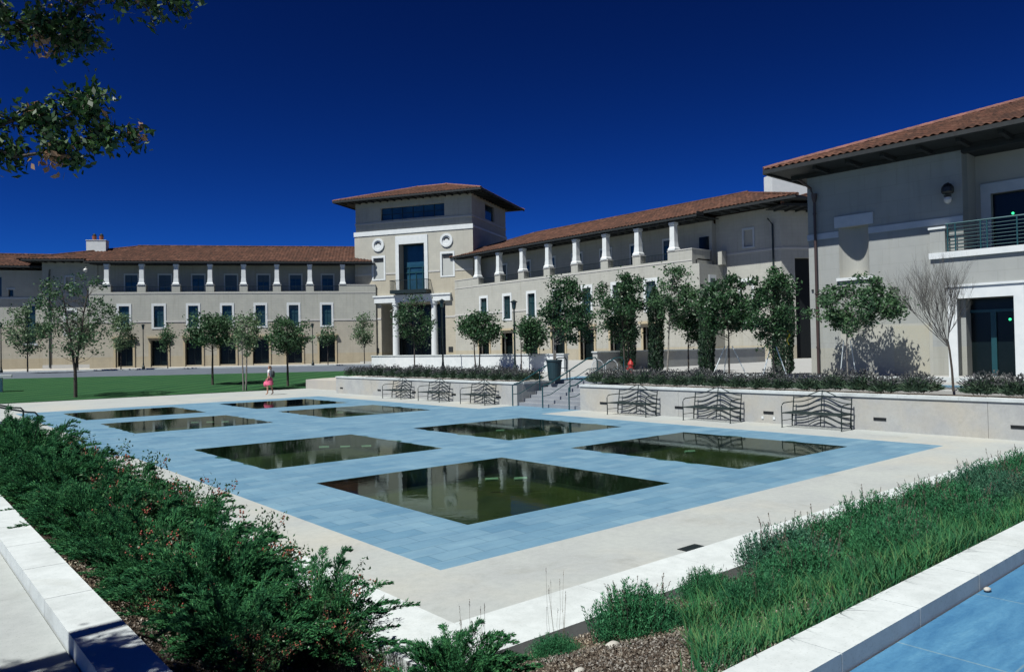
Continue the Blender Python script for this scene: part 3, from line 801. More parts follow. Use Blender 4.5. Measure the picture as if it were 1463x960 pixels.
def roof_on(parent, s0, s1, eave_y, eave_z, run, hl, hr, slope, ends=(False, False), soff=3.0, gut=True, per=.4, course=.6):
    m_ = MB(); roof_slope(m_, (0, eave_y, eave_z+.2), (1, 0), (0, -1), s0, s1, run, hl, hr, slope, per, course)
    zt = eave_z+.2+slope*run
    if ends[0]: roof_slope(m_, (s0, eave_y, eave_z+.2), (0, -1), (1, 0), 0, 2*run, run, 1, 1, slope, per, course)
    if ends[1]: roof_slope(m_, (s1, eave_y, eave_z+.2), (0, -1), (-1, 0), 0, 2*run, run, 1, 1, slope, per, course)
    # back slope
    roof_slope(m_, (0, eave_y-2*run, eave_z+.2), (1, 0), (0, 1), s0, s1, run, hl, hr, slope, 1.2, 1.5)
    rf = m_.build('roof', M['tile'], parent)
    c_ = MB(); ridge_tiles(c_, (s0+hl*run, eave_y-run, zt), (s1-hr*run, eave_y-run, zt), .16, .6)
    if hl: ridge_tiles(c_, (s0, eave_y, eave_z+.2), (s0+run, eave_y-run, zt), .15, .5)
    if hr: ridge_tiles(c_, (s1, eave_y, eave_z+.2), (s1-run, eave_y-run, zt), .15, .5)
    c_.build('ridge_tiles', M['tile'], rf)
    f_ = MB(); f_.box(s0, s1, eave_y-.06, eave_y+.02, eave_z, eave_z+.19)
    f_.box(s0, s1, eave_y-soff, eave_y-.061, eave_z+.06, eave_z+.12)
    if ends[0]: f_.box(s0-.02, s0+.06, eave_y-2*run, eave_y-.061, eave_z, eave_z+.19); f_.box(s0+.061, s0+soff, eave_y-2*run, eave_y-soff, eave_z+.06, eave_z+.12)
    if ends[1]: f_.box(s1-.06, s1+.02, eave_y-2*run, eave_y-.061, eave_z, eave_z+.19); f_.box(s1-soff, s1-.061, eave_y-2*run, eave_y-soff, eave_z+.06, eave_z+.12)
    n = int((s1-s0)/.95)
    for i in range(n): x = s0+.4+i*.95; f_.box(x, x+.14, eave_y-min(soff, 2.2), eave_y-.1, eave_z-.10, eave_z+.058)
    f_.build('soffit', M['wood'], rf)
    return rf

def wing_roof(parent, m, s_in, in_hip, sJ, sr, se, slope=.345, ey=.22, ez=13.42, run=8.2, jb=1.0, per=.4, course=.6):
    """one hipped roof; m mirrors along the facade. Eave steps back by jb beyond sJ; ridge ends at sr, hip corner at se"""
    k = (se-sr)/(run-jb)
    mb = MB(); nb = int(run/course)
    prof = [0, .7, 1, .7, 0, -.35]
    def band(a0, a1, b0, lofn, hifn):
        nper = max(1, int(round((a1-a0)/per))); us = []; hh = []
        for i in range(nper):
            for q, h in enumerate(prof): us.append(a0+(i+q/6)/nper*(a1-a0)); hh.append(h*.05)
        us.append(a1); hh.append(0); us = np.array(us); hh = np.array(hh)
        n_ = max(1, int(round((run-b0)/course))); bs = []; lf = []
        for i in range(n_): bs += [b0+i*(run-b0)/n_, b0+(i+1)*(run-b0)/n_-.002]; lf += [.035, 0]
        v0 = len(mb.v); n = len(us)
        for b, l in zip(bs, lf):
            lo, hi = max(a0, lofn(b)), min(a1, hifn(b)); hi = max(lo, hi)
            u = np.clip(us, lo, hi)
            for x, h in zip(u, hh): mb.v.append((m*x, ey-b, ez+slope*b+h+l))
        for j in range(len(bs)-1):
            lo, hi = max(a0, lofn(bs[j])), min(a1, hifn(bs[j]))
            for i in range(n-1):
                if us[i+1] < lo-1e-6 or us[i] > hi+1e-6 or hi <= lo: continue
                q = v0+j*n+i; mb.f.append((q, q+1, q+n+1, q+n))
    hip = lambda b: se-(b-jb)*k if b > jb else 1e9
    lo = lambda b: s_in+in_hip*b
    band(s_in, sJ, 0, lo, hip); band(sJ, se, jb, lambda b: sJ, hip)
    zr = ez+slope*run; zj = ez+slope*jb; yb = ey-2*run
    mb.poly([(m*sr, ey-run, zr), (m*se, ey-jb, zj), (m*se, ey-2*run+jb, zj)])
    mb.poly([(m*(s_in+in_hip*run), ey-run, zr), (m*sr, ey-run, zr), (m*se, ey-2*run+jb, zj), (m*s_in, yb, ez)])
    if in_hip: mb.poly([(m*(s_in+in_hip*run), ey-run, zr), (m*s_in, ey, ez), (m*s_in, yb, ez)])
    rf = mb.build('roof', M['tile'], parent)
    c_ = MB(); ridge_tiles(c_, (m*(s_in+in_hip*run), ey-run, zr), (m*sr, ey-run, zr), .13, .6); ridge_tiles(c_, (m*sr, ey-run, zr), (m*se, ey-jb, zj), .13, .6)
    if in_hip: ridge_tiles(c_, (m*(s_in+in_hip*run), ey-run, zr), (m*s_in, ey, ez), .13, .6)
    c_.build('ridge_tiles', M['tile'], rf)
    f_ = MB()
    def bx(a, b, y0, y1, z0, z1): f_.box(m*a, m*b, y0, y1, z0, z1)
    bx(s_in, sJ, ey-.06, ey+.02, ez-.20, ez-.02); bx(s_in, sJ, ey-3.2, ey-.061, ez-.14, ez-.08)
    bx(sJ-.06, sJ, ey-jb, ey-.061, ez-.2, ez+slope*jb-.1)
    bx(sJ+.001, se, ey-jb-.06, ey-jb+.02, zj-.22, zj-.02); bx(sJ+.001, se, ey-jb-2.3, ey-jb-.061, zj-.16, zj-.10)
    bx(se-.06, se+.02, ey-2*run+jb, ey-jb-.061, zj-.22, zj-.02)
    for i in range(int((se-s_in)/.95)):
        x = s_in+.4+i*.95
        if x < sJ-.2: bx(x, x+.14, ey-2.2, ey-.1, ez-.28, ez-.142)
        elif x > sJ+.1: bx(x, x+.14, ey-jb-1.6, ey-jb-.1, zj-.30, zj-.162)
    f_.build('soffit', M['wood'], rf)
    return rf

# --- left wing
cols_l = [11.41, 7.62, 3.83, .04, -3.77, -7.6, -11.45, -15.35]
wins_l = [9.52, 5.73, 1.93, -1.87, -5.68, -9.52, -13.4]
LWG = wing('arcaded_wing', (30.75, 91.25), 150, 'long pale wing with red tiled roof and white-columned top arcade left of the tower', -19.3, 13.26, cols_l, wins_l, 6.35, 'wall', 1.2)
for a, b in ((11.87, 13.26), (-19.3, -15.81)): m_ = MB(); m_.box(a, b, -.75, 0, 9.83, 10.56); m_.build('parapet_end', M['wall'], LWG)
for a, b in ((11.9, 13.3), (-19.3, -15.85)): m_ = MB(); m_.box(a, b, -.79, .04, 10.562, 10.65); m_.build('parapet_cap', M['belt'], LWG)
wing_roof(LWG, 1, -18.9, 0, 13.75, 9.65, 20.9)
# left end block: set back, full height wall
E0, E1 = 13.26, 19.3
m_ = MB(); m_.wall(E0+.002, E1, .6, 13.6, -2.8, .4, [(15.75, 16.85, 10.45, 12.0), (15.6, 16.95, 4.9, 8.1)]); m_.box(E1-.4, E1, -14, -3.2, .6, 13.6)
m_.box(E0+.002, E1-.4, -14, -3.21, .6, 12.9)
m_.build('end_wall', M['wall'], LWG)
window(LWG, 16.3, .85, 1.3, 10.55, -2.8, .12, .16, 'band', 'niche', mull=False)
window(LWG, 16.28, 1.0, 2.8, 5.1, -2.8, .12, .24, 'trim', 'niche', mull=False)
m_ = MB(); m_.box(E0+.004, E1, -2.8, -2.76, 9.75, 9.93); m_.build('belt_course', M['belt'], LWG)
m_ = MB(); m_.box(E0+.004, E1, -2.8, -2.75, 1.0, 1.5); m_.build('base_course', M['belt'], LWG)
m_ = MB(); m_.tube([(18.5, -2.7, 1.2), (18.5, -2.7, 12.2), (18.3, -2.4, 12.7)], .075, 8); m_.build('downpipe', M['darkmetal'], LWG)
m_ = MB(); m_.box(13.0, 15.2, -6.0, -4.9, 14.6, 16.5); m_.box(12.95, 15.25, -6.05, -4.85, 16.5, 16.58); ch = m_.build('chimney', M['trim'], LWG)
for x in (13.65, 14.45):
    m_ = MB(); m_.lathe((x, -5.45, 16.58), [(.2, 0), (.24, .3), (.26, .5), (.16, .55)], 12); m_.build('chimney_pot', M['terracotta'], ch)
    m_ = MB(); m_.lathe((x, -5.45, 17.13), [(.22, 0), (.24, .12), (.05, .3)], 10); m_.build('pot_cowl', M['darkmetal'], ch)
# globe lamp under the eave
m_ = MB(); m_.lathe((13.9, -.9, 12.2), [(.02, 0), (.2, .1), (.26, .25), (.2, .42), (.02, .5)], 12); m_.tube([(13.9, -.9, 12.7), (13.9, -1.2, 13.0)], .03, 6); m_.build('globe_lamp', M['glassbowl'], LWG, True)
# farther block, running on to the left
FB = empty('far_wing', (*lwp(19.4, -4.6, 0)[:2], 0), R(156), 'shaded pale wing at the left edge, lower red roof, tall dark window', 'building')
m_ = MB(); m_.wall(0, 26, .4, 12.8, 0, .4, [(1.3, 2.45, 4.1, 8.6), (3.6, 4.1, 9.7, 10.5), (4.8, 6, 9.7, 12)]); m_.box(0, 26, -12, -.41, .4, 12.7); m_.build('wall', M['wall'], FB)
m_ = MB(); m_.box(1.3, 2.45, -.38, -.3, 4.1, 8.6); m_.build('tall_window', M['glass'], FB)
m_ = MB(); m_.box(3.6, 4.1, -.38, -.3, 9.7, 10.5); m_.build('small_window', M['glass'], FB)
m_ = MB(); m_.box(4.8, 6.0, -.38, -.3, 9.7, 12); m_.build('upper_window', M['bglass'], FB)
for nm, q in (('lintel', (1.1, 2.65, 8.6, 8.85)), ('lintel', (3.4, 4.3, 10.5, 10.7)), ('belt_course', (0, 26, 9.4, 9.58)), ('window_sill', (1.1, 2.65, 3.85, 4.1))):
    m_ = MB(); m_.box(q[0], q[1], 0, .06, q[2], q[3]); m_.build(nm, M['band'], FB)
roof_on(FB, -1, 26, 1.5, 13.0, 6.0, 0, 0, .33, soff=2.0)

# --- right wing (local x = world y, local y = -(world x - 52.95))
cols_r = [68.49, 64.6, 60.62, 56.6, 52.6, 48.63, 44.68, 40.7]
wins_r = [67.1, 63.0, 59.03, 55.0, 51.0, 47.05, 43.1]
RWG = wing('arcaded_wing', (52.95, 0), 90, 'pale wing with red tiled roof and white-columned top arcade right of the tower', 38.6, 73.2, cols_r, wins_r, 6.5, 'wall_r', 1.2)
m_ = MB(); m_.box(38.6, 40.24, -2.6, 0, 9.83, 10.56); m_.build('parapet_end', M['wall_r'], RWG)
for a, b, c in ((38.56, 40.2, -2.64), (68.95, 73.2, -.79)): m_ = MB(); m_.box(a, b, c, .04, 10.562, 10.65); m_.build('parapet_cap', M['belt'], RWG)
m_ = MB(); m_.box(68.95, 73.2, -.75, 0, 9.83, 10.56); m_.build('parapet_end', M['wall_r'], RWG)
wing_roof(RWG, -1, -73.0, .75, -37.9, -38.7, -29.5)
m_ = MB(); m_.wall(32.45, 38.598, .6, 13.6, -3.5, .4, [(34.9, 35.9, 10.55, 12.1), (35.2, 36.2, 4.2, 7.9)])
m_.box(32.45, 38.598, -14, -3.91, .6, 13.0); m_.box(37.9, 38.598, -3.499, -.0, .6, 9.3)
m_.build('end_wall', M['wall_r'], RWG)
window(RWG, 35.4, .85, 1.4, 10.65, -3.5, .12, .16, 'band', 'niche', mull=False)
window(RWG, 35.7, 1.0, 3.3, 4.4, -3.5, .12, .24, 'trim', 'niche', mull=False)
m_ = MB(); m_.box(32.45, 38.56, -3.5, -3.45, 10.1, 10.28); m_.build('belt_course', M['belt'], RWG)
m_ = MB(); m_.box(37.86, 37.9, -2.35, -1.3, 5.3, 8.4); f = m_.build('window', M['trim'], RWG)
m_ = MB(); m_.box(37.83, 37.859, -2.15, -1.5, 5.6, 8.1); m_.build('pane', M['glass'], f)
m_ = MB(); m_.box(37.5, 37.9, -3.3, -2.7, 9.3, 10.5); m_.build('balcony_block', M['wall_r'], RWG)
m_ = MB(); m_.tube([(33.1, -3.4, 1.2), (33.1, -3.4, 12.2), (33.3, -3.0, 12.7)], .075, 8); m_.build('downpipe', M['darkmetal'], RWG)
# return block turning towards the corner building
CW = empty('link_wing', (56.45, 32.45, 0), R(150), 'shaded link block with a dark passage beside the near building', 'building')
m_ = MB(); m_.wall(-16, 0, .6, 13.5, 0, .4, [(-5.6, -1.2, 1.2, 9.4)]); m_.box(-16, 0, -9, -.8, .6, 13.0); m_.build('wall', M['wall_r'], CW)
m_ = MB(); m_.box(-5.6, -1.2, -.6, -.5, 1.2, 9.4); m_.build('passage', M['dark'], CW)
m_ = MB(); m_.box(-16, 0, 0, .05, 10.1, 10.28); m_.build('belt_course', M['belt'], CW)
m_ = MB(); m_.box(38.9, 39.9, -2.89, -2.84, 9.72, 11.9); m_.build('terrace_door', M['dglass'], RWG)
roof_on(CW, -16, 1.2, 2.4, 13.2, 7.5, 0, 1, .33, soff=2.5)
m_ = MB(); m_.box(-5.6, -1.2, -4.6, -3.2, 14, 17.0); m_.build('chimney', M['trim'], CW)

# --- tower (local x towards picture left, local +y outward)
TW = empty('tower', (52.95, 72.6, 0), R(120), 'square pale entrance tower with shallow red roof, round medallions and tall doorway', 'tower')
TS0, TS1, TD = -2.42, 13.56, 11.7
m_ = MB()
m_.wall(TS0, TS1, .6, 16.7, 0, .6, [(1.28, 9.95, 1.2, 8.16), (3.92, 7.35, 9.7, 15.38), (.1, 1.7, 11.3, 13.85), (9.45, 10.95, 11.3, 13.85)])
m_.box(TS0, TS1, -.6, 0, 16.7, 17.25)
m_.wall(TS0+.12, TS1-.12, 17.25, 21.0, -.12, .5, [(1.26, 9.87, 18.5, 20.03)])
m_.box(TS0, TS0+.4, -TD, -.6, .6, 17.25); m_.box(TS1-.4, TS1, -TD, -.6, .6, 17.25); m_.box(TS0+.4, TS1-.4, -TD, -TD+.4, .6, 21)
m_.build('wall', M['twall'], TW)
# side walls of the top storey, one window in the right-hand side
m_ = MB()
for (y0, y1, z0, z1) in ((-4.4, -.62, 17.25, 21), (-7.6, -4.4, 17.25, 18.5), (-7.6, -4.4, 20.4, 21), (-TD, -7.6, 17.25, 21)): m_.box(TS0+.12, TS0+.45, y0, y1, z0, z1)
m_.build('upper_side_wall', M['twall'], TW)
m_ = MB(); m_.box(TS1-.45, TS1-.12, -TD, -.62, 17.25, 21); m_.build('upper_side_wall', M['twall'], TW)
m_ = MB(); m_.box(TS0+.35, TS0+.42, -7.6, -4.4, 18.5, 20.4); m_.build('side_window', M['glass'], TW)
m_ = MB(); m_.box(TS0-.06, TS1+.06, 0, .08, 16.7, 17.25); m_.box(TS0-.06, TS0, -TD, 0, 16.9, 17.1); m_.build('white_band', M['trim'], TW)
m_ = MB(); m_.box(TS0+.06, TS1-.06, -.12, -.04, 18.13, 18.33); m_.box(TS0+.04, TS0+.12, -TD, -.04, 18.13, 18.33); m_.build('belt_course', M['belt'], TW)
for a, b, z0, z1 in ((TS0, -.1, 11.8, 12.0), (1.92, 3.4, 11.8, 12.0), (7.82, 9.2, 11.8, 12.0), (11.2, TS1, 11.8, 12.0), (9.96, TS1, 6.3, 6.5), (TS0, 1.27, 6.3, 6.5)):
    m_ = MB(); m_.box(a, b, 0, .05, z0, z1); m_.build('belt_course', M['belt'], TW)
m_ = MB(); m_.box(1.26, 9.87, -.5, -.42, 18.5, 20.03); ww_ = m_.build('ribbon_window', M['bglass'], TW)
m_ = MB()
m_.box(1.26, 9.87, -.419, -.37, 19.2, 19.26)
for i in range(1, 6): x = 1.26+i*1.435; m_.box(x-.03, x+.03, -.419, -.36, 18.5, 20.03)
m_.build('glazing_bars', M['darkmetal'], ww_)
for c in (10.2, .97):
    m_ = MB(); n = 28; z = 15.5
    ring = [(c+.82*math.cos(2*math.pi*i/n), z+.82*math.sin(2*math.pi*i/n)) for i in range(n)]; inn = [(c+.55*math.cos(2*math.pi*i/n), z+.55*math.sin(2*math.pi*i/n)) for i in range(n)]
    for i in range(n):
        j = (i+1) % n; a, b, cc, dd = ring[i], ring[j], inn[j], inn[i]
        m_.poly([(a[0], .14, a[1]), (b[0], .14, b[1]), (cc[0], .14, cc[1]), (dd[0], .14, dd[1])]); m_.poly([(a[0], 0, a[1]), (a[0], .14, a[1]), (b[0], .14, b[1]), (b[0], 0, b[1])])
        m_.poly([(dd[0], .14, dd[1]), (cc[0], .14, cc[1]), (cc[0], .02, cc[1]), (dd[0], .02, dd[1])])
    m_.poly([(x, .03, z) for x, z in inn])
    md = m_.build('medallion', M['trim'], TW)
    m_ = MB()
    for i in range(10):
        a0 = math.pi*i/10; a1 = math.pi*(i+1)/10
        m_.poly([(c+.42*math.cos(t), .036, z+.0+.36*math.sin(t)) for t in (a0, a1)]+[(c+.24*math.cos(t), .036, z+.0+.16*math.sin(t)) for t in (a1, a0)])
    m_.build('emblem_arc', M['slot'], md)
for c in (10.2, .9): 
    f = window(TW, c, 1.45, 2.6, 11.3, 0, .12, .22, 'trim', 'blind', mull=False)
    m_ = MB(); m_.box(c-.62, c+.62, -.119, -.09, 13.4, 13.75); m_.build('louvre', M['slot'], f)
# tall central window with balcony
m_ = MB(); m_.box(3.46, 3.92, -.25, .12, 9.7, 16.4); m_.box(7.35, 7.81, -.25, .12, 9.7, 16.4); m_.box(3.92, 7.35, -.25, .12, 15.38, 16.4); f = m_.build('window_surround', M['trim'], TW)
m_ = MB(); m_.box(3.92, 7.35, -1.15, -1.1, 9.5, 15.38); m_.build('pane', M['bglass'], f)
m_ = MB(); m_.box(3.91, 3.93, -1.1, -.26, 9.5, 15.38); m_.box(7.34, 7.36, -1.1, -.26, 9.5, 15.38); m_.build('reveal', M['twall'], f)
m_ = MB()
for x in (4.7, 5.6, 6.5): m_.box(x-.05, x+.05, -1.099, -1.0, 9.7, 12.6 if x != 5.6 else 12.0)
m_.box(3.95, 7.3, -1.099, -1.0, 11.9, 12.05); m_.box(3.95, 7.3, -1.099, -1.0, 12.6, 12.68); m_.build('door_frame', M['teal'], f)
b_ = MB(); b_.box(3.15, 8.0, .02, 1.3, 9.3, 9.72); b_ = b_.build('balcony', M['darkmetal'], TW)
m_ = MB(); m_.box(3.15, 8.0, 1.24, 1.3, 10.85, 10.92)
for i in range(31): x = 3.18+i*.1595; m_.box(x-.012, x+.012, 1.26, 1.28, 9.72, 10.85)
for y in np.linspace(.1, 1.2, 8): m_.box(3.16, 3.18, y, y+.02, 9.72, 10.85); m_.box(7.97, 7.99, y, y+.02, 9.72, 10.85)
m_.box(3.15, 3.2, .02, 1.24, 10.85, 10.92); m_.box(7.95, 8.0, .02, 1.24, 10.85, 10.92); m_.build('railing', M['darkmetal'], b_)
m_ = MB(); m_.box(.5, 10.8, 0, .35, 8.3, 9.0); m_.box(.42, 10.88, 0, .45, 9.0, 9.2); m_.build('lintel', M['trim'], TW)
for c in (8.0, 2.8):
    m_ = MB(); m_.lathe((c, -.1, 1.1), [(.50, 0), (.50, .25), (.41, .35), (.39, 3.5), (.34, 6.75), (.44, 6.9), (.46, 7.2)], 20); m_.build('column', M['trim'], TW, False)
m_ = MB(); m_.box(1.28, 9.95, -3.6, -3.5, .6, 8.2); m_.build('entrance_glazing', M['dglass'], TW)
m_ = MB(); m_.box(1.2, 1.28, -3.5, -.6, .6, 8.2); m_.box(9.95, 10.03, -3.5, -.6, .6, 8.2); m_.box(1.28, 9.95, -3.5, -.6, 8.17, 8.3); m_.build('porch_lining', M['twall'], TW)
m_ = MB()
for x in np.linspace(2.2, 9.0, 6): m_.box(x-.05, x+.05, -3.499, -3.4, 1.2, 8.16)
m_.box(1.28, 9.95, -3.499, -3.39, 4.0, 4.12); m_.build('glazing_bars', M['darkmetal'], TW)
for c in (10.6, .65): m_ = MB(); m_.box(c-.28, c+.28, 0, .06, 2.2, 2.8); m_.build('wall_plaque', M['slot'], TW)
m_ = MB(); m_.tube([(11.35, .1, 1.2), (11.35, .1, 10.4)], .08, 8); m_.build('downpipe', M['pipe'], TW)
# roof of the tower
ov = 1.9; ez = 20.8; W_ = TS1-TS0+2*ov; D_ = TD+2*ov; run = D_/2; sl_ = .33
m_ = MB()
roof_slope(m_, (0, ov, ez+.2), (1, 0), (0, -1), TS0-ov, TS1+ov, run, 1, 1, sl_, .4, .6)
roof_slope(m_, (TS0-ov, ov, ez+.2), (0, -1), (1, 0), 0, D_, run, 1, 1, sl_, .4, .6)
roof_slope(m_, (TS1+ov, ov, ez+.2), (0, -1), (-1, 0), 0, D_, run, 1, 1, sl_, .8, 1.0)
roof_slope(m_, (0, ov-D_, ez+.2), (1, 0), (0, 1), TS0-ov, TS1+ov, run, 1, 1, sl_, .8, 1.0)
rf = m_.build('roof', M['tile'], TW)
c_ = MB(); zt = ez+.2+sl_*run
ridge_tiles(c_, (TS0-ov+run, ov-run, zt), (TS1+ov-run, ov-run, zt), .15)
for sx, tx in ((TS0-ov, TS0-ov+run), (TS1+ov, TS1+ov-run)):
    for sy, ty in ((ov, ov-run), (ov-D_, ov-run)): ridge_tiles(c_, (sx, sy, ez+.2), (tx, ty, zt), .14, .5)
c_.build('ridge_tiles', M['captile'], rf)
m_ = MB(); a, b = TS0-ov, TS1+ov
m_.box(a, b, ov-D_, ov, ez+.08, ez+.14); m_.box(a, b, ov-.07, ov+.03, ez-.02, ez+.21); m_.box(a-.03, a+.07, ov-D_, ov-.07, ez-.02, ez+.21); m_.box(b-.07, b+.03, ov-D_, ov-.07, ez-.02, ez+.21)
for i in range(20): x = a+.4+i*.97; m_.box(x, x+.14, .05, ov-.1, ez-.08, ez+.078)
for i in range(15): y = ov-.5-i*.97; m_.box(a+.1, a+ov, y-.14, y, ez-.08, ez+.078)
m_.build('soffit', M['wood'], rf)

# --- near right building (corner_building)
CB = empty('corner_building', (29.93, 11.72, 0), R(92), 'near pale building at right with wide shaded eave, white door surround and railed balcony', 'building')
c0 = 4.15
m_ = MB()
m_.wall(-1.63, c0, .6, 9.7, 0, .6, [(1.70, 2.88, 5.0, 7.03)])
m_.box(c0-.6, c0, -14, -.6, .6, 9.7)
m_.build('wall', M['corner'], CB)
m_ = MB(); m_.wall(-14, -.63, .6, 5.38, .36, .95, [(-3.22, -1.47, .6, 3.9)]); m_.box(-1.13, -.63, .0, .36, 5.38, 6.46)
m_.build('projecting_bay', M['corner'], CB)
m_ = MB(); m_.box(-1.17, -.59, -.02, .42, 6.462, 6.54); m_.build('pier_cap', M['trim'], CB)
# concave niche
m_ = MB(); n = 14; x0, x1 = 1.70, 2.88; zz = (5.0, 7.03); b = 0
P = [(x0+(x1-x0)*i/n, -.42*math.sin(math.pi*i/n)**.8-.001) for i in range(n+1)]
for (xa, ya), (xb, yb) in zip(P[:-1], P[1:]): m_.poly([(xa, ya, zz[0]), (xb, yb, zz[0]), (xb, yb, zz[1]), (xa, ya, zz[1])])
m_.poly([(x, y, zz[0]+.002) for x, y in P]); m_.poly([(x, y, zz[1]-.002) for x, y in P]); m_.build('niche', M['niche'], CB)
m_ = MB(); m_.box(1.50, 3.02, -.3, .07, 7.03, 7.48); m_.build('niche_lintel', M['band'], CB)
m_ = MB(); m_.box(1.55, 2.98, -.2, .10, 4.88, 5.0); m_.build('niche_sill', M['trim'], CB)
m_ = MB(); m_.box(2.885, c0+.03, 0, .04, 6.66, 6.90); m_.box(-1.63, 1.695, 0, .04, 6.66, 6.90); m_.box(c0, c0+.035, -12, 0, 6.66, 6.9); m_.build('belt_course', M['band'], CB)
# loggia behind the balcony
LY = -1.5
m_ = MB(); m_.wall(-14, -1.0, 5.38, 9.7, LY, .3, [(-3.9, -2.12, 5.4, 7.78)]); m_.box(-14, -1.0, LY-.3, .355, 5.1, 5.379)
m_.box(-1.63, -1.45, LY, -.6, 5.38, 9.7)
m_.build('loggia_wall', M['niche'], CB)
m_ = MB(); m_.box(-14, -1.64, -.25, .1, 9.15, 9.3); m_.box(-14, -1.64, LY, -.25, 9.25, 9.32); m_.build('loggia_beam', M['wood'], CB)
m_ = MB(); m_.box(-2.12, -1.80, LY-.1, LY+.06, 5.4, 8.18); m_.box(-4.2, -2.12, LY-.1, LY+.06, 7.78, 8.18); m_.box(-4.2, -3.9, LY-.1, LY+.06, 5.4, 7.78); f = m_.build('balcony_door_surround', M['band'], CB)
m_ = MB(); m_.box(-3.9, -2.12, LY-.28, LY-.22, 5.4, 7.78); m_.build('balcony_door', M['dglass'], f)
m_ = MB(); m_.box(-14, -.60, .1, .46, 5.38, 5.60); m_.build('balcony_sill', M['trim'], CB)
m_ = MB()
for i in range(7): z = 5.72+i*.125; m_.tube([(-1.16, .28, z), (-14, .28, z)], .012, 5)
m_.tube([(-1.14, .28, 6.62), (-14, .28, 6.62)], .03, 8)
for x in (-1.2, -1.45, -2.25, -2.45, -3.35, -4.3, -5.5, -6.7): m_.box(x-.02, x+.02, .26, .30, 5.6, 6.6)
m_.build('balcony_railing', M['teal'], CB)
# ground door
m_ = MB(); m_.box(-1.47, -1.16, -.2, .42, .8, 4.32); m_.box(-3.53, -3.22, -.2, .42, .8, 4.32); m_.box(-3.22, -1.47, -.2, .42, 3.9, 4.32); m_.box(-3.6, -1.1, .36, .47, 4.321, 4.40)
f = m_.build('door_surround', M['trim'], CB)
m_ = MB(); m_.box(-3.22, -1.47, -.6, -.55, .8, 3.9); m_.build('door', M['dglass'], f)
m_ = MB(); m_.box(-2.45, -2.28, -.549, -.46, .9, 3.4); m_.box(-3.22, -1.47, -.549, -.47, 3.4, 3.5); m_.build('door_frame', M['teal'], f)
for (x, y, z) in ((-2.86, -.52, 3.12), (-2.75, LY-.2, 7.0)):
    m_ = MB(); m_.lathe((x, y, z), [(.01, -.045), (.035, -.03), (.045, 0), (.035, .03), (.01, .045)], 10); m_.build('exit_light', M['exit'], CB)
m_ = MB(); m_.box(-.628, 2.9, 0, .012, .8, 3.08); m_.build('plinth_panel', M['niche'], CB)
m_ = MB(); m_.box(-.40, .85, .0122, .018, .85, 3.0); m_.build('patched_panel', M['patch'], CB)
m_ = MB(); m_.box(-14, -.63, .36, .39, .8, 1.15); m_.box(-.63, c0, 0.012, .03, .8, 1.1); m_.build('base_course', M['belt'], CB)
m_ = MB(); m_.tube([(3.80, .12, .9), (3.80, .12, 8.4), (3.95, .12, 8.8), (4.2, .6, 9.15)], .055, 8)
for z in (2.2, 4.4, 7.7): m_.lathe((3.80, .12, z), [(.075, 0), (.075, .06)], 10)
m_.lathe((3.80, .12, 8.2), [(.06, 0), (.1, .15), (.12, .35)], 10); m_.build('downpipe', M['pipe'], CB)
m_ = MB(); m_.box(3.97, 4.05, 0, .05, 4.55, 4.63); m_.build('junction_box', M['slot'], CB)
# wall lantern
m_ = MB(); m_.tube([(-1.25, 0, 8.05), (-1.25, .25, 8.1), (-1.25, .32, 7.9)], .03, 6); m_.lathe((-1.25, .32, 7.55), [(.02, .55), (.12, .5), (.2, .38), (.21, .22), (.17, .16)], 14)
lm = m_.build('wall_lamp', M['slot'], CB)
for z in (7.58, 7.64): m_ = MB(); m_.lathe((-1.25, .32, z), [(.12, 0), (.13, .02)], 12); m_.build('ring', M['slot'], lm)
m_ = MB(); m_.lathe((-1.25, .32, 7.35), [(.02, 0), (.1, .04), (.14, .14), (.13, .22)], 14); m_.build('lamp_glass', M['glassbowl'], lm)
# roof
ov = 1.8; ez = 9.36; s1_ = c0+.95; run = 9.0
m_ = MB(); roof_slope(m_, (0, ov, ez+.16), (1, 0), (0, -1), -16, s1_, run, 0, 1, .345, .27, .40)
roof_slope(m_, (s1_, ov, ez+.16), (0, -1), (-1, 0), 0, 2*run, run, 1, 1, .345, .3, .5)
roof_slope(m_, (0, ov-2*run, ez+.16), (1, 0), (0, 1), -16, s1_, run, 0, 1, .345, 1, 1.2)
rf = m_.build('roof', M['tile'], CB)
c_ = MB(); ridge_tiles(c_, (s1_, ov, ez+.19), (s1_-run, ov-run, ez+.17+.345*run), .10, .36); ridge_tiles(c_, (s1_-run, ov-run, ez+.17+.345*run), (-16, ov-run, ez+.17+.345*run), .1, .6)
c_.build('ridge_tiles', M['captile'], rf)
m_ = MB(); m_.box(-16, s1_, ov-.05, ov+.07, ez, ez+.15); m_.box(s1_-.05, s1_+.07, ov-2*run, ov-.05, ez, ez+.15)
m_.box(-16, s1_-.051, ov-4, ov-.051, ez+.07, ez+.12); m_.box(s1_-1.2, s1_-.051, ov-2*run, ov-4.001, ez+.07, ez+.12)
for i in range(18): x = 3.2-i*1.28; m_.box(x-.07, x+.07, 0, ov-.5, ez-.07, ez+.068)
m_.box(-16, s1_-.3, 0.001, .10, ez-.1, ez+.065)
m_.build('soffit', M['wood'], rf)

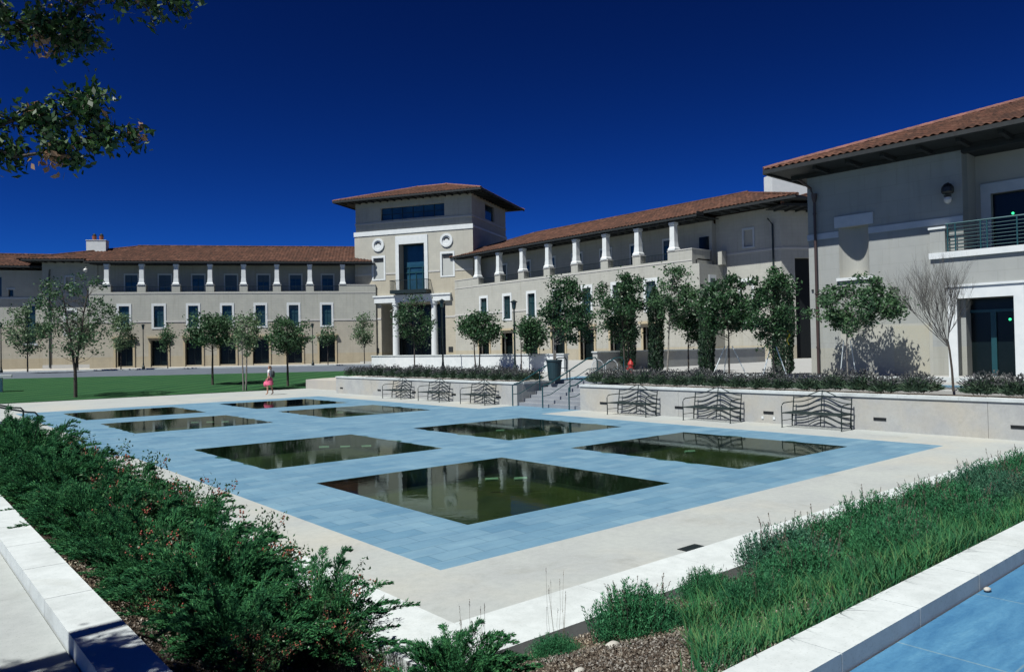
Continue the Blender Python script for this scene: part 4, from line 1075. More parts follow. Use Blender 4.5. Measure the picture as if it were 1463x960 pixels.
# ------------------------------------------------------------------ foliage generators
def leaves(C, n_dir, size, width, flat=0.0, up=None, rs=RS):
    """C: Nx3 centres; returns verts, faces for diamond leaves with random orientation"""
    n = len(C)
    d = rs.normal(size=(n, 3)); 
    if n_dir is not None: d = d*.55+n_dir
    d /= np.linalg.norm(d, axis=1, keepdims=True)+1e-9
    q = rs.normal(size=(n, 3)); q[:, 2] *= (1-flat)
    sde = np.cross(d, q); sde /= np.linalg.norm(sde, axis=1, keepdims=True)+1e-9
    L_ = size*(.7+.6*rs.rand(n, 1)); W_ = width*(.7+.6*rs.rand(n, 1))
    nrm = np.cross(d, sde)
    v0 = C-d*L_*.5; v1 = C-sde*W_*.5+nrm*W_*.12; v2 = C+d*L_*.5; v3 = C+sde*W_*.5+nrm*W_*.12
    V = np.stack([v0, v1, v2, v3], 1).reshape(-1, 3)
    Fc = np.arange(4*n).reshape(n, 4)
    return V, Fc

def tree_meshes(seed, H, trunk_h, crown_c, crown_r, ncl, npc, lsize, r0=.05, cl_r=.35, lean=(0, 0), trunks=1, spread=.25, hollow=.35, twiggy=True, base=.4):
    rs = np.random.RandomState(seed); rr = random.Random(seed)
    mb = MB(); cc = np.array(crown_c, float); cr = np.array(crown_r, float)
    tops = []
    for t in range(trunks):
        a = 2*math.pi*t/max(1, trunks)+rr.random()
        bx = (spread*base*math.cos(a) if trunks > 1 else 0, spread*base*math.sin(a) if trunks > 1 else 0)
        ex = (lean[0]+(spread*math.cos(a) if trunks > 1 else 0), lean[1]+(spread*math.sin(a) if trunks > 1 else 0))
        pts = []; K = 9
        for i in range(K):
            u = i/(K-1); z = u*(cc[2]+cr[2]*.55); ub = u if base > .05 else max(0, (u-.28)/.72)
            pts.append((bx[0]+(ex[0]-bx[0])*ub+rr.uniform(-1, 1)*.02*H*.3*u, bx[1]+(ex[1]-bx[1])*ub+rr.uniform(-1, 1)*.02*H*.3*u, z))
        mb.tube(pts, [r0*(1-.75*i/(K-1)) for i in range(K)], 7); tops.append(pts)
    C = []
    cent = []
    for i in range(ncl):
        d = rs.normal(size=3); d /= np.linalg.norm(d); rad = hollow+(1-hollow)*rs.rand()**.6
        p = cc+d*cr*rad; cent.append(p)
        tp = tops[i % trunks]; zt = min(max(trunk_h, p[2]-.35*np.linalg.norm(p[:2])-.2*cr[2]), tp[-1][2]*.98)
        u = zt/tp[-1][2]*(len(tp)-1); k0 = min(int(u), len(tp)-2); s0 = np.array(tp[k0])+(np.array(tp[k0+1])-np.array(tp[k0]))*(u-k0)
        mid = (s0+p)/2+np.array([0, 0, -.06*np.linalg.norm(p-s0)])+rs.normal(size=3)*.04
        rb = min(r0*.30, .016)
        mb.tube([s0, mid, p], [rb, rb*.6, rb*.22], 5)
        if twiggy:
            for q in range(2):
                e_ = p+rs.normal(size=3)*cl_r*.7; mb.tube([mid*.4+p*.6, e_], [rb*.35, rb*.12], 4, False)
        n = int(npc*1.25*(.6+.8*rs.rand())); sc_ = cl_r*(.7+.6*rs.rand())
        C.append(p+rs.normal(size=(n, 3))*sc_*np.array([.5, .5, .38]))
    C = np.concatenate(C)
    V, Fc = leaves(C, None, lsize, lsize*.55, .3, rs=rs)
    return mb, V, Fc

def tree(name, loc, label, cat='tree', group=None, mat='tree', bark='trunk', stakes=None, **kw):
    r = empty(name, loc, 0, label, cat, group)
    mb, V, Fc = tree_meshes(**kw)
    mb.build('trunk', M[bark], r)
    if Fc is not None and len(Fc):
        me = make_mesh('crown', V, Fc); mesh_obj('crown', me, L[mat], r)
    return r

# terrace trees
tree('small_tree', (28.0, 36.2, 1.05), 'round dark green tree behind the white wall, left of the lamp post', seed=1, H=5, trunk_h=1.3, crown_c=(.2, -.2, 2.75), crown_r=(1.25, 1.25, 1.05), ncl=46, npc=85, lsize=.17, r0=.05, cl_r=.45, trunks=2, spread=.35)
tree('small_tree', (29.6, 34.0, 1.05), 'low dark tree just right of the lamp post before the right wing', seed=2, H=4, trunk_h=1.2, crown_c=(.5, -.3, 2.2), crown_r=(.95, .95, .95), ncl=34, npc=80, lsize=.17, r0=.045, cl_r=.42)
potp = (20.66+1.9, 21.85+1.9, 1.0)
r = empty('tree_planter', potp, 0, 'dark teal pot with a tree, at the top of the steps', 'planter')
m_ = MB(); m_.lathe((0, 0, 0), [(.24, 0), (.27, .1), (.33, .8), (.36, .84), (.36, .9), (.30, .9), (.29, .84)], 20); m_.build('pot', M['pot'], r)
m_ = MB(); m_.lathe((0, 0, .8), [(.29, 0), (.2, .02), (.01, .03)], 14); m_.build('soil', M['soil'], r)
tree('potted_tree', (potp[0], potp[1], 1.84), 'glossy dark tree growing in the teal pot by the steps', seed=3, H=4, trunk_h=.7, crown_c=(.45, -.45, 2.15), crown_r=(1.15, 1.15, 1.5), ncl=60, npc=85, lsize=.13, r0=.04, cl_r=.33, trunks=2, spread=.25, bark='trunk_l')
tree('small_tree', (29.4, 25.6, 1.0), 'tall open dark tree right of the path, with the red hydrant at its foot', seed=4, H=5.5, trunk_h=1.6, crown_c=(-.1, .1, 3.4), crown_r=(1.35, 1.35, 1.75), ncl=60, npc=70, lsize=.15, r0=.05, cl_r=.36, trunks=2, spread=.45)
tree('small_tree', (29.6, 23.2, 1.0), 'loose-topped leaning tree beside the first cypress', seed=5, H=5.5, trunk_h=1.8, crown_c=(.3, -.25, 3.9), crown_r=(1.15, 1.15, 1.3), ncl=40, npc=60, lsize=.15, r0=.05, cl_r=.34, lean=(.25, -.2), mat='tree_mid', bark='trunk_l')
tree('small_tree', (32.0, 23.7, 1.0), 'low rounded dark tree between the two cypresses', seed=6, H=4, trunk_h=1.0, crown_c=(.2, -.3, 2.6), crown_r=(1.15, 1.15, 1.05), ncl=36, npc=75, lsize=.15, r0=.045, cl_r=.38)
stk = tree('small_tree', (29.0, 19.3, 1.0), 'dense round tree held by white stakes, right of the second cypress', seed=7, H=4.6, trunk_h=1.3, crown_c=(.0, .1, 3.2), crown_r=(1.3, 1.3, 1.3), ncl=54, npc=85, lsize=.15, r0=.045, cl_r=.36)
for dx, dy in ((-.5, .55), (.45, -.6), (.3, .5)): m_ = MB(); m_.tube([(dx, dy, 0), (dx*.2, dy*.2, 1.35)], .028, 6); m_.build('stake', M['stake'], stk)
stk = tree('small_tree', (25.9, 15.3, 1.0), 'tall dark tree with stakes and a yellow ribbon, at the corner of the near building', seed=8, H=5, trunk_h=1.1, crown_c=(0, 0, 2.85), crown_r=(.95, .95, 1.5), ncl=56, npc=75, lsize=.125, r0=.04, cl_r=.30)
for dx, dy in ((-.3, .35), (.35, -.4)): m_ = MB(); m_.tube([(dx, dy, 0), (dx*.2, dy*.2, 1.3)], .022, 6); m_.build('stake', M['stake'], stk)
m_ = MB(); m_.tube([(.3, -.42, 1.9), (.36, -.48, 1.72), (.28, -.40, 1.55), (.33, -.45, 1.36)], [.02, .045, .03, .02], 5); m_.build('ribbon', M['yellow'], stk)
stk = tree('small_tree', (28.1, 13.55, 1.0), 'spreading bright green tree casting its shadow on the near building wall', seed=9, H=4, trunk_h=1.1, crown_c=(.1, -.30, 2.75), crown_r=(1.1, 1.75, 1.05), ncl=70, npc=66, lsize=.135, r0=.03, cl_r=.28, mat='tree_mid', bark='trunk_l')
for dx, dy in ((-.1, .25), (.2, -.25)): m_ = MB(); m_.tube([(dx, dy, 0), (dx*.4, dy*.4, 1.5)], .018, 6); m_.build('stake', M['stake'], stk)
# bare tree
def bare_tree():
    rr = random.Random(5); r = empty('bare_tree', (22.95, 8.09, 1.0), 0, 'leafless grey tree in front of the white door surround', 'tree')
    mb = MB(); mb.tube([(0, 0, 0), (.02, .03, .6), (-.03, .06, 1.15), (-.05, .1, 1.45)], [.035, .03, .027, .024], 7)
    mb.build('trunk', M['trunk'], r); tw = MB()
    def grow(p, d, ln, rad, dep):
        pts = [p]; q = p.copy(); dd = d.copy()
        for i in range(3):
            dd = (dd+Vector((rr.uniform(-.12, .12), rr.uniform(-.12, .12), .10))).normalized(); q = q+dd*ln/3; pts.append(q.copy())
        tw.tube(pts, [rad, rad*.85, rad*.7, rad*.55], 4 if dep < 3 else 5, False)
        if dep == 0: return
        for i in range(rr.choice((3, 4, 4))):
            k = rr.choice((1, 2, 3)); nd = (dd+Vector((rr.uniform(-.55, .55), rr.uniform(-.55, .55), rr.uniform(-.05, .35)))).normalized()
            grow(pts[k], nd, ln*rr.uniform(.6, .85), rad*.58, dep-1)
    for a in np.linspace(0, 2*math.pi, 11)[:-1]:
        grow(Vector((-.05, .1, 1.2+rr.random()*.25)), Vector((.42*math.cos(a), .60*math.sin(a)+.38, .9)).normalized(), .98, .013, 4)
    tw.build('branches', M['twig'], r)
bare_tree()
# cypresses
def cypress_mesh(seed, H, rad):
    rs = np.random.RandomState(seed); n = int(5200*H/4)
    z = rs.rand(n)*H; prof = rad*np.clip(np.minimum(z/(.12*H)+.55, ((H-z)/(.22*H))**.6), 0, 1)
    a = rs.rand(n)*2*np.pi; q = prof*(.55+.5*rs.rand(n)**.5)*(1+.15*np.sin(a*3+z*2))
    C = np.stack([q*np.cos(a), q*np.sin(a), z+.1], 1)
    dirn = np.stack([np.cos(a)*.35, np.sin(a)*.35, np.ones(n)], 1)
    return leaves(C, dirn*1.4, .16, .05, rs=rs)
for k, (x, y, H, rad, lb) in enumerate(((30.15, 24.28, 4.3, .36, 'slim dark cypress before the right wing, farther left of the two beside the grey wall'), (30.41, 21.43, 3.8, .36, 'slim dark cypress directly left of the staked round tree'),
        (30.2, 17.35, 4.3, .42, 'dark cypress behind the staked tree at the corner of the near building'), (33.5, 29.0, 5.6, .42, 'dark cypress inside the tall open tree above the red hydrant'))):
    r = empty('cypress', (x, y, 1.0), 0, lb, 'cypress', 'slim cypresses on the terrace')
    m_ = MB(); m_.tube([(0, 0, 0), (0, 0, H*.85)], [.05, .015], 6); m_.build('trunk', M['trunk'], r)
    V, Fc = cypress_mesh(30+k, H, rad); mesh_obj('crown', make_mesh('crown', V, Fc), L['cypress'], r)
# tree before the tower door, sidewalk saplings, lawn trees
tree('small_tree', (26.35, 40.6, 1.0), 'thin dark tree standing before the tall tower doorway', seed=12, H=6, trunk_h=1.3, crown_c=(0, 0, 3.3), crown_r=(1.35, 1.35, 1.5), ncl=30, npc=55, lsize=.17, r0=.05, cl_r=.5)
tree('young_tree', (41.9, 74.7, 1.05), 'slender pale sapling beside the left edge of the tower', seed=13, H=6, trunk_h=1.6, crown_c=(0, 0, 3.6), crown_r=(1.0, 1.0, 2.1), ncl=36, npc=40, lsize=.2, r0=.06, cl_r=.5, mat='tree_pale', bark='trunk')
tree('lawn_tree', (9.07, 49.85, .0), 'tall sparse two-stemmed tree on the lawn at left', seed=14, H=8, trunk_h=2.0, crown_c=(0, 0, 4.9), crown_r=(2.2, 2.2, 2.6), ncl=84, npc=26, lsize=.17, r0=.09, cl_r=.38, trunks=2, spread=.7, base=.02, mat='tree_mid', hollow=.5)
tree('lawn_tree', (18.36, 54.2, .12), 'round lawn tree, leftmost of the three near the walking person', seed=15, H=5, trunk_h=1.9, crown_c=(.1, 0, 3.9), crown_r=(1.75, 1.75, 1.25), ncl=60, npc=60, lsize=.19, r0=.09, cl_r=.5, mat='tree_mid')
tree('lawn_tree', (18.37, 48.3, .05), 'narrow pale-stemmed lawn tree, middle one of three', seed=16, H=5, trunk_h=1.9, crown_c=(.1, 0, 3.7), crown_r=(.95, .95, 1.45), ncl=40, npc=40, lsize=.17, r0=.06, cl_r=.40, mat='tree_pale', bark='trunk_l', trunks=2, spread=.3)
tree('lawn_tree', (22.0, 49.9, .08), 'spreading lawn tree nearest the concrete planter, right of the person', seed=17, H=5, trunk_h=1.8, crown_c=(0, 0, 3.5), crown_r=(1.5, 1.5, 1.25), ncl=52, npc=58, lsize=.18, r0=.09, cl_r=.46, mat='tree_mid')
tree('sidewalk_tree', (12.2, 90.5, .95), 'pale green bushy tree at the far left before the far wing', seed=18, H=7, trunk_h=1.8, crown_c=(0, 0, 4.3), crown_r=(2.2, 2.2, 2.5), ncl=46, npc=48, lsize=.26, r0=.08, cl_r=.6, mat='tree_pale')
for k, (x, y, mt, lb, rx, zc) in enumerate(((16.9, 91.5, 'tree_pale', 'airy sidewalk tree right of the bushy one at far left', 1.6, 4.2), (20.9, 90.7, 'tree_pale', 'airy sidewalk tree before the left end of the arcaded wing', 1.6, 4.0),
        (24.8, 87.4, 'tree_mid', 'thin sidewalk sapling before the second ground-floor doorway from the left', .7, 3.3), (39.6, 78.9, 'tree_mid', 'thin sidewalk sapling before the last doorway left of the tower', .8, 3.4))):
    tree('sidewalk_tree', (x, y, .95), lb, group='young trees on the sidewalk', seed=20+k, H=6, trunk_h=1.5, crown_c=(0, 0, zc), crown_r=(rx, rx, 2.1 if rx > 1 else 1.3), ncl=34 if rx > 1 else 14, npc=45, lsize=.24, r0=.06, cl_r=.55, mat=mt)

# street lamps
def lamp(loc, H, label):
    r = empty('street_lamp', loc, 0, label, 'street lamp', 'dark lamp posts round the court')
    m_ = MB(); m_.lathe((0, 0, 0), [(.16, 0), (.16, .25), (.09, .4), (.06, .7), (.045, H)], 10); m_.build('pole', M['darkmetal'], r)
    m_ = MB(); m_.lathe((0, 0, H), [(.05, 0), (.10, .04), (.15, .38), (.15, .42)], 10); m_.build('lamp_glass', M['glass'], r)
    m_ = MB(); m_.lathe((0, 0, H+.421), [(.22, 0), (.22, .04), (.1, .10), (.02, .15)], 12); m_.build('lamp_cap', M['darkmetal'], r)
lamp((29.28, 34.21, 1.05), 3.7, 'lamp post between the two dark trees before the right wing')
lamp((28.9, 41.1, 1.02), 4.2, 'lamp post before the right side of the tower doorway')
lamp((22.57, 88.3, .95), 4.3, 'lamp post between the first two doorways of the left wing')
lamp((38.05, 79.5, .95), 4.2, 'lamp post by the last doorways left of the tower')
lamp((10.3, 93.6, .9), 4.6, 'lamp post at the left edge of the picture')

# fire hydrant
r = empty('fire_hydrant', (27.62, 23.8, .9), 0, 'small red hydrant among the lavender, below the tall open tree', 'hydrant')
m_ = MB(); m_.lathe((0, 0, 0), [(.16, 0), (.16, .05), (.11, .07), (.11, .62), (.14, .64), (.14, .68), (.10, .78), (.03, .86), (.03, .92)], 14); m_.build('body', M['red'], r)
for a in (0, 90, 180): m_ = MB(); c, s = math.cos(R(a)), math.sin(R(a)); m_.tube([(.1*c, .1*s, .45), (.2*c, .2*s, .45)], .055, 10); m_.build('nozzle', M['red'], r)
# parked bicycle-like pale frame at the hydrant's left: a pair of pale bike hoops
r = empty('bike_rack', (28.6, 25.9, 1.0), R(130), 'pale metal hoops of a rack behind the lavender, left of the red hydrant', 'bike rack')
for k in range(2):
    m_ = MB(); m_.tube([(k*.7+.3*math.cos(t), 0, .42+.34*math.sin(t)) for t in np.linspace(0, math.pi, 10)], .02, 6, True); m_.tube([(k*.7-.3, 0, 0), (k*.7-.3, 0, .43)], .02, 6); m_.tube([(k*.7+.3, 0, 0), (k*.7+.3, 0, .43)], .02, 6); m_.build('hoop', M['band'], r)

# ------------------------------------------------------------------ lavender on the terrace
def lav_mesh(seed, rad=.48, h=.58, n=1100, nf=240, leafw=.022, leafl=.2, fl=.09):
    rs = np.random.RandomState(seed)
    a = rs.rand(n)*2*np.pi; q = rs.rand(n)**.5; el = q*1.25
    d = np.stack([np.sin(el)*np.cos(a), np.sin(el)*np.sin(a), np.cos(el)], 1)
    rr = (.35+.65*rs.rand(n, 1)**.5)
    C = d*rr*np.array([rad, rad, h*.8]); C[:, 2] += .06
    V1, F1 = leaves(C, d*1.6, leafl, leafw*1.3, rs=rs)
    a = rs.rand(nf)*2*np.pi; el = rs.rand(nf)**.5*1.0
    d = np.stack([np.sin(el)*np.cos(a), np.sin(el)*np.sin(a), np.cos(el)], 1)
    C2 = d*np.array([rad*1.05, rad*1.05, h])*(.85+.35*rs.rand(nf, 1)); C2[:, 2] += .08
    V2, F2 = leaves(C2, d*2.2, fl, fl*.42, rs=rs)
    me = make_mesh('lavender', np.concatenate([V1, V2]), np.concatenate([F1, F2+len(V1)]))
    me.materials.append(L['lavt']); me.materials.append(L['flower'])
    me.polygons.foreach_set('material_index', np.r_[np.zeros(len(F1), int), np.ones(len(F2), int)].astype(np.int32))
    return me
lavs = [lav_mesh(s) for s in (1, 2, 3)]
k = 0
def lav_row(y0, y1, x, label, group, gaps=()):
    global k
    y = y0
    while y < y1:
        if not any(g0 < y < g1 for g0, g1 in gaps):
            for dx in (-.02, .6):
                o = mesh_obj('lavender_bush', lavs[k % 3], None, None, (x+dx+rnd.uniform(-.06, .06), y+rnd.uniform(-.1, .1), .93), rnd.random()*6, (rnd.uniform(.9, 1.15), rnd.uniform(.9, 1.15), rnd.uniform(.72, 1.02)))
                tag(o, label, 'lavender', group); k += 1
        y += .78
lav_row(24.75, 40.2, WX+.66, 'grey-purple lavender bush in the bed behind the left-hand bench wall', 'lavender behind the left-hand bench wall')
lav_row(3.0, 20.2, WX+.66, 'grey-purple lavender bush in the bed behind the right-hand bench wall', 'lavender behind the right-hand bench wall', ((8.75, 9.2), (7.6, 8.05)))
mb = MB(); mb.box(WX+.37, WX+2.2, -8, STEPY[0]-.5, .8, .90); mb.box(WX+.37, WX+2.2, STEPY[1]+.5, 40.1, .8, .90); struct(mb, 'terrace_soil', M['soil'])

# ------------------------------------------------------------------ person
def person(loc, rz):
    r = empty('person', loc, rz, 'walking person in a white top and pink skirt on the far plaza edge', 'person')
    def skin(name, verts, edges, rad, mat, parent, sub=2):
        me = bpy.data.meshes.new(name); me.from_pydata(verts, edges, []); me.update()
        o = bpy.data.objects.new(name, me); COL.objects.link(o); me.materials.append(mat); o.parent = parent
        a = o.modifiers.new('Skin', 'SKIN'); a.use_smooth_shade = True
        for i, rr in enumerate(rad): me.skin_vertices[0].data[i].radius = rr if hasattr(rr, '__len__') else (rr, rr)
        me.skin_vertices[0].data[0].use_root = True
        s_ = o.modifiers.new('Sub', 'SUBSURF'); s_.levels = 1; s_.render_levels = sub
        return o
    # local: faces +x, y lateral
    V = [(0, 0, .95), (0, 0, 1.12), (.0, 0, 1.30), (0, 0, 1.43), (.01, 0, 1.50), (.02, 0, 1.58), (.02, 0, 1.68),
         (0, .17, 1.39), (-.02, .22, 1.12), (.06, .20, .90), (.10, .19, .84), (0, -.17, 1.39), (-.03, -.23, 1.12), (.04, -.21, .90), (.08, -.20, .84),
         (0, .09, .90), (.10, .09, .50), (.10, .09, .10), (.22, .09, .035), (0, -.09, .90), (-.06, -.09, .50), (-.16, -.09, .12), (-.05, -.09, .035)]
    E = [(0, 1), (1, 2), (2, 3), (3, 4), (4, 5), (5, 6), (3, 7), (7, 8), (8, 9), (9, 10), (3, 11), (11, 12), (12, 13), (13, 14), (0, 15), (15, 16), (16, 17), (17, 18), (0, 19), (19, 20), (20, 21), (21, 22)]
    rd = [.12, .10, .12, .07, .045, .075, .07, .05, .04, .03, .03, .05, .04, .03, .03, .085, .055, .036, .03, .085, .055, .036, .03]
    skin('body', V, E, rd, M['skin'], r)
    m_ = MB(); n = 18
    rows = [(1.00, .135, .15), (.92, .165, .175), (.80, .18, .19), (.66, .205, .20), (.58, .215, .21)]
    for z, rx, ry in rows:
        for i in range(n): t = 2*math.pi*i/n; f_ = 1+.05*math.sin(5*t+z*9); m_.v.append((rx*f_*math.cos(t), ry*f_*math.sin(t), z))
    for k2 in range(len(rows)-1):
        for i in range(n): j = (i+1) % n; m_.f.append((k2*n+i, (k2+1)*n+i, (k2+1)*n+j, k2*n+j))
    m_.build('skirt', M['pink'], r, True)
    skin('top', [(0, 0, .98), (0, 0, 1.15), (0, 0, 1.32), (0, 0, 1.42), (0, .17, 1.39), (-.015, .2, 1.25), (0, -.17, 1.39), (-.02, -.2, 1.25)], [(0, 1), (1, 2), (2, 3), (3, 4), (4, 5), (3, 6), (6, 7)], [.135, .115, .135, .09, .065, .055, .065, .055], M['white'], r)
    skin('hair', [(-.02, 0, 1.58), (-.02, 0, 1.68), (-.05, 0, 1.5), (-.08, 0, 1.38)], [(0, 1), (0, 2), (2, 3)], [.088, .085, .06, .035], M['hair'], r)
    bg_ = MB(); bg_.lathe((0, 0, 0), [(.05, -.2), (.12, -.16), (.14, 0), (.12, .14), (.06, .19)], 12)
    for i, v in enumerate(bg_.v): bg_.v[i] = (v[0]*.7-.19, v[1]-.02, v[2]+1.2)
    bg_.build('backpack', M['black'], r, True)
    return r
person((17.6, 42.4, 0), R(140))
r = empty('handbag', (17.47, 42.62, .62), R(140), 'pink bag carried at the walking person\'s side', 'bag')
m_ = MB(); m_.lathe((0, 0, 0), [(.05, -.16), (.13, -.12), (.15, .0), (.12, .12), (.05, .17)], 12); m_.build('bag_body', M['pink'], r, True)
m_ = MB(); m_.tube([(0, -.06, .15), (0, 0, .28), (0, .06, .15)], .012, 5); m_.build('strap', M['pink'], r)

# ------------------------------------------------------------------ foreground planting
def frond_shrub(seed, n_shoot, rad, h):
    """juniper: arching plumes, each a leader with tapering side sprays of fine needle tips"""
    rs = np.random.RandomState(seed); Cs = []; Ds = []; mb = MB()
    for i in range(n_shoot):
        a = rs.rand()*2*np.pi; q = rs.rand()**.55; el = .2+1.15*q
        R1 = rad*(.45+.6*rs.rand())*np.sin(el); Hh = h*(.5+.8*rs.rand())*(np.cos(el)*.8+.30)
        K = 12; t = np.linspace(0, 1, K)
        px = np.cos(a)*R1*t**.9; py = np.sin(a)*R1*t**.9; pz = Hh*np.sin(np.minimum(t*1.7, 1.85))
        P = np.stack([px, py, pz], 1)+rs.normal(size=3)*np.array([.06, .06, 0])
        if i % 3 == 0: mb.tube(P[::3], [.008, .006, .004, .003], 4, False)
        T = np.gradient(P, axis=0); T /= np.linalg.norm(T, axis=1, keepdims=True)+1e-9
        for k_ in range(3, K):
            p = P[k_]; tt = T[k_]; sd_ = np.cross(tt, [0, 0, 1]); sd_ /= np.linalg.norm(sd_)+1e-9; up_ = np.cross(sd_, tt)
            ln = (.23*(1.08-t[k_])+.03)*rs.uniform(.75, 1.25)
            for sgn in (-1, 1):
                for rot in (0, .9):
                    sp = tt*1.25+sd_*sgn*.60*math.cos(rot)+up_*.5*math.sin(rot)+rs.normal(size=3)*.10; sp /= np.linalg.norm(sp)
                    m = 13; u = (np.arange(m)+rs.rand(m))/m
                    side = np.cross(sp, up_); alt = np.where(np.arange(m) % 2 == 0, 1, -1)[:, None]
                    Cs.append(p+sp*u[:, None]*ln+side*alt*.007+rs.normal(size=(m, 3))*.003); Ds.append(np.repeat((sp*2.2)[None], m, 0)+side*alt*.9)
            Cs.append(p[None]+rs.normal(size=(3, 3))*.008); Ds.append(np.repeat((tt*3)[None], 3, 0))
    C = np.concatenate(Cs); D_ = np.concatenate(Ds)
    return leaves(C, D_, .042, .0105, rs=rs), mb
jun = []
for s_ in (1, 2, 3):
    (V, Fc), mb = frond_shrub(s_, 125, 1.1, .76)
    me = make_mesh('juniper_foliage', V, Fc); me.materials.append(L['juniper'])
    mt = make_mesh('juniper_stems', mb.v, mb.f); mt.materials.append(M['trunk'])
    jun.append((me, mt))
jl = [(2.60, 3.62, .56, .95, 'feathery juniper nearest the camera, at the bottom edge between the kerbs'), (1.62, 4.45, .55, 1.0, 'small juniper sprig beside the left kerb near the bottom edge'),
      (2.28, 4.78, .66, 1.1, 'feathery juniper at the corner of the plaza kerb'), (1.72, 5.25, .74, 1.0, 'juniper below the bright red berries, second from the path kerb corner'),
      (2.15, 6.2, .66, 1.05, 'juniper in front of the drain grate by the plaza kerb'), (1.68, 6.6, .70, 1.05, 'broad juniper half way along the white path kerb'),
      (2.3, 7.6, .75, 1.1, 'tall-shooted juniper against the plaza kerb, below the blue paving'), (1.66, 8.2, .72, 1.1, 'dense dark juniper in the middle of the left bed'),
      (2.25, 9.4, .8, 1.1, 'juniper in the left bed before the second pool'), (1.66, 10.0, .74, 1.15, 'juniper by the upper end of the visible path kerb'),
      (2.2, 11.7, .85, 1.1, 'juniper overhanging the far part of the plaza kerb'), (1.68, 12.4, .86, 1.2, 'dark juniper at the left picture edge, before the short grey wall'),
      (2.25, 14.9, .85, 1.1, 'juniper near the blue walk at the left'), (1.7, 15.6, .9, 1.1, 'juniper next to last before the steps at the far left'), (1.52, 5.95, .46, 1.0, 'small juniper filling the gap by the white path kerb, nearer one'), (1.5, 7.35, .5, 1.0, 'small juniper between two broad ones by the white path kerb'), (1.5, 9.0, .52, 1.0, 'small juniper by the path kerb in the middle of the left bed'), (1.5, 11.2, .55, 1.1, 'small juniper at the top of the visible path kerb'),
      (2.2, 18.3, .85, 1.0, 'last juniper before the steps at the far left')]
for i, (x, y, s, hz, lb) in enumerate(jl):
    r = empty('juniper', (x, y, bedz(x, y)-.03), rnd.random()*6, lb, 'juniper', 'junipers in the left bed')
    mesh_obj('foliage', jun[i % 3][0], None, r, scale=(s, s, s*hz)); mesh_obj('stems', jun[i % 3][1], None, r, scale=(s, s, s*hz))
# berry bushes
def berry_mesh(seed, rad=.42, h=.6):
    rs = np.random.RandomState(seed); mb = MB(); C = []; B = []
    for i in range(46):
        a = rs.rand()*2*np.pi; el = rs.rand()**.7*1.15; ln = (.55+.55*rs.rand())
        d = np.array([np.sin(el)*np.cos(a)*rad*1.5, np.sin(el)*np.sin(a)*rad*1.5, np.cos(el)*h*1.2])*ln
        p0 = rs.normal(size=3)*np.array([.05, .05, 0]); bend = np.array([0, 0, .10])
        P = [p0+d*t+bend*math.sin(t*3) for t in np.linspace(0, 1, 7)]
        mb.tube(P, [.006, .0055, .005, .004, .0035, .003, .002], 4, False)
        for t_i in range(2, 7):
            n = 12; C.append(P[t_i]+rs.normal(size=(n, 3))*.035)
        if rs.rand() < .8:
            for _ in range(2): q = P[rs.randint(3, 7)]; B.append(q+rs.normal(size=(rs.randint(3, 8), 3))*.022)
    V, Fc = leaves(np.concatenate(C), None, .034, .018, rs=rs)
    me = make_mesh('berry_leaves', V, Fc); me.materials.append(L['thorn'])
    B = np.concatenate(B); bb = MB()
    for p in B:
        b0 = len(bb.v); q = .0105
        for dx, dy, dz in ((1, 0, 0), (-1, 0, 0), (0, 1, 0), (0, -1, 0), (0, 0, 1), (0, 0, -1)): bb.v.append((p[0]+dx*q, p[1]+dy*q, p[2]+dz*q))
        for f in ((0, 2, 4), (2, 1, 4), (1, 3, 4), (3, 0, 4), (2, 0, 5), (1, 2, 5), (3, 1, 5), (0, 3, 5)): bb.f.append(tuple(b0+x for x in f))
    m2 = make_mesh('berries', bb.v, bb.f); m2.materials.append(L['berry'])
    m2.polygons.foreach_set('use_smooth', [True]*len(m2.polygons))
    m3 = make_mesh('berry_stems', mb.v, mb.f); m3.materials.append(M['trunk'])
    return me, m2, m3
ber = [berry_mesh(s_) for s_ in (1, 2, 3)]
bl_ = [(1.6, 4.1, .50, 'bush with clusters of red berries low beside the left kerb, near the bottom edge'), (2.15, 4.45, .62, 'red-berried bush right above the patch of bark mulch, between the nearest junipers'), (1.75, 5.9, .85, 'red-berried bush in the middle of the juniper bed'),
       (1.5, 5.2, .55, 'small red-berried bush against the path kerb'), (2.65, 6.7, 1.0, 'loose berry bush rising against the pale plaza paving beside the drain'), (2.6, 8.6, 1.15, 'upright berry bush with thin shoots before the blue paving'),
       (2.0, 7.5, 1.0, 'red-berried bush among the dark junipers farther up the bed'), (2.65, 10.4, 1.2, 'thin-shooted berry bush before the second pool'), (1.9, 9.5, 1.0, 'berry bush in the upper part of the left bed'),
       (2.0, 12.6, 1.15, 'reddish bush at the far end of the left bed'), (2.35, 4.1, .38, 'smallest berry bush, on the bark mulch at the bottom edge'), (2.72, 5.6, .8, 'slim berry bush leaning over the white kerb near its corner'), (2.6, 13.0, 1.3, 'tall thin berry shoot before the blue walk at the left')]
for i, (x, y, s, lb) in enumerate(bl_):
    r = empty('berry_bush', (x, y, bedz(x, y)-.02), rnd.random()*6, lb, 'berry bush', 'red-berried bushes in the left bed')
    for nm, me in zip(('foliage', 'berries', 'stems'), ber[i % 3]):
        o = mesh_obj(nm, me, None, r, scale=(s, s, s*1.12))
        if nm == 'berries': o['kind'] = 'stuff'

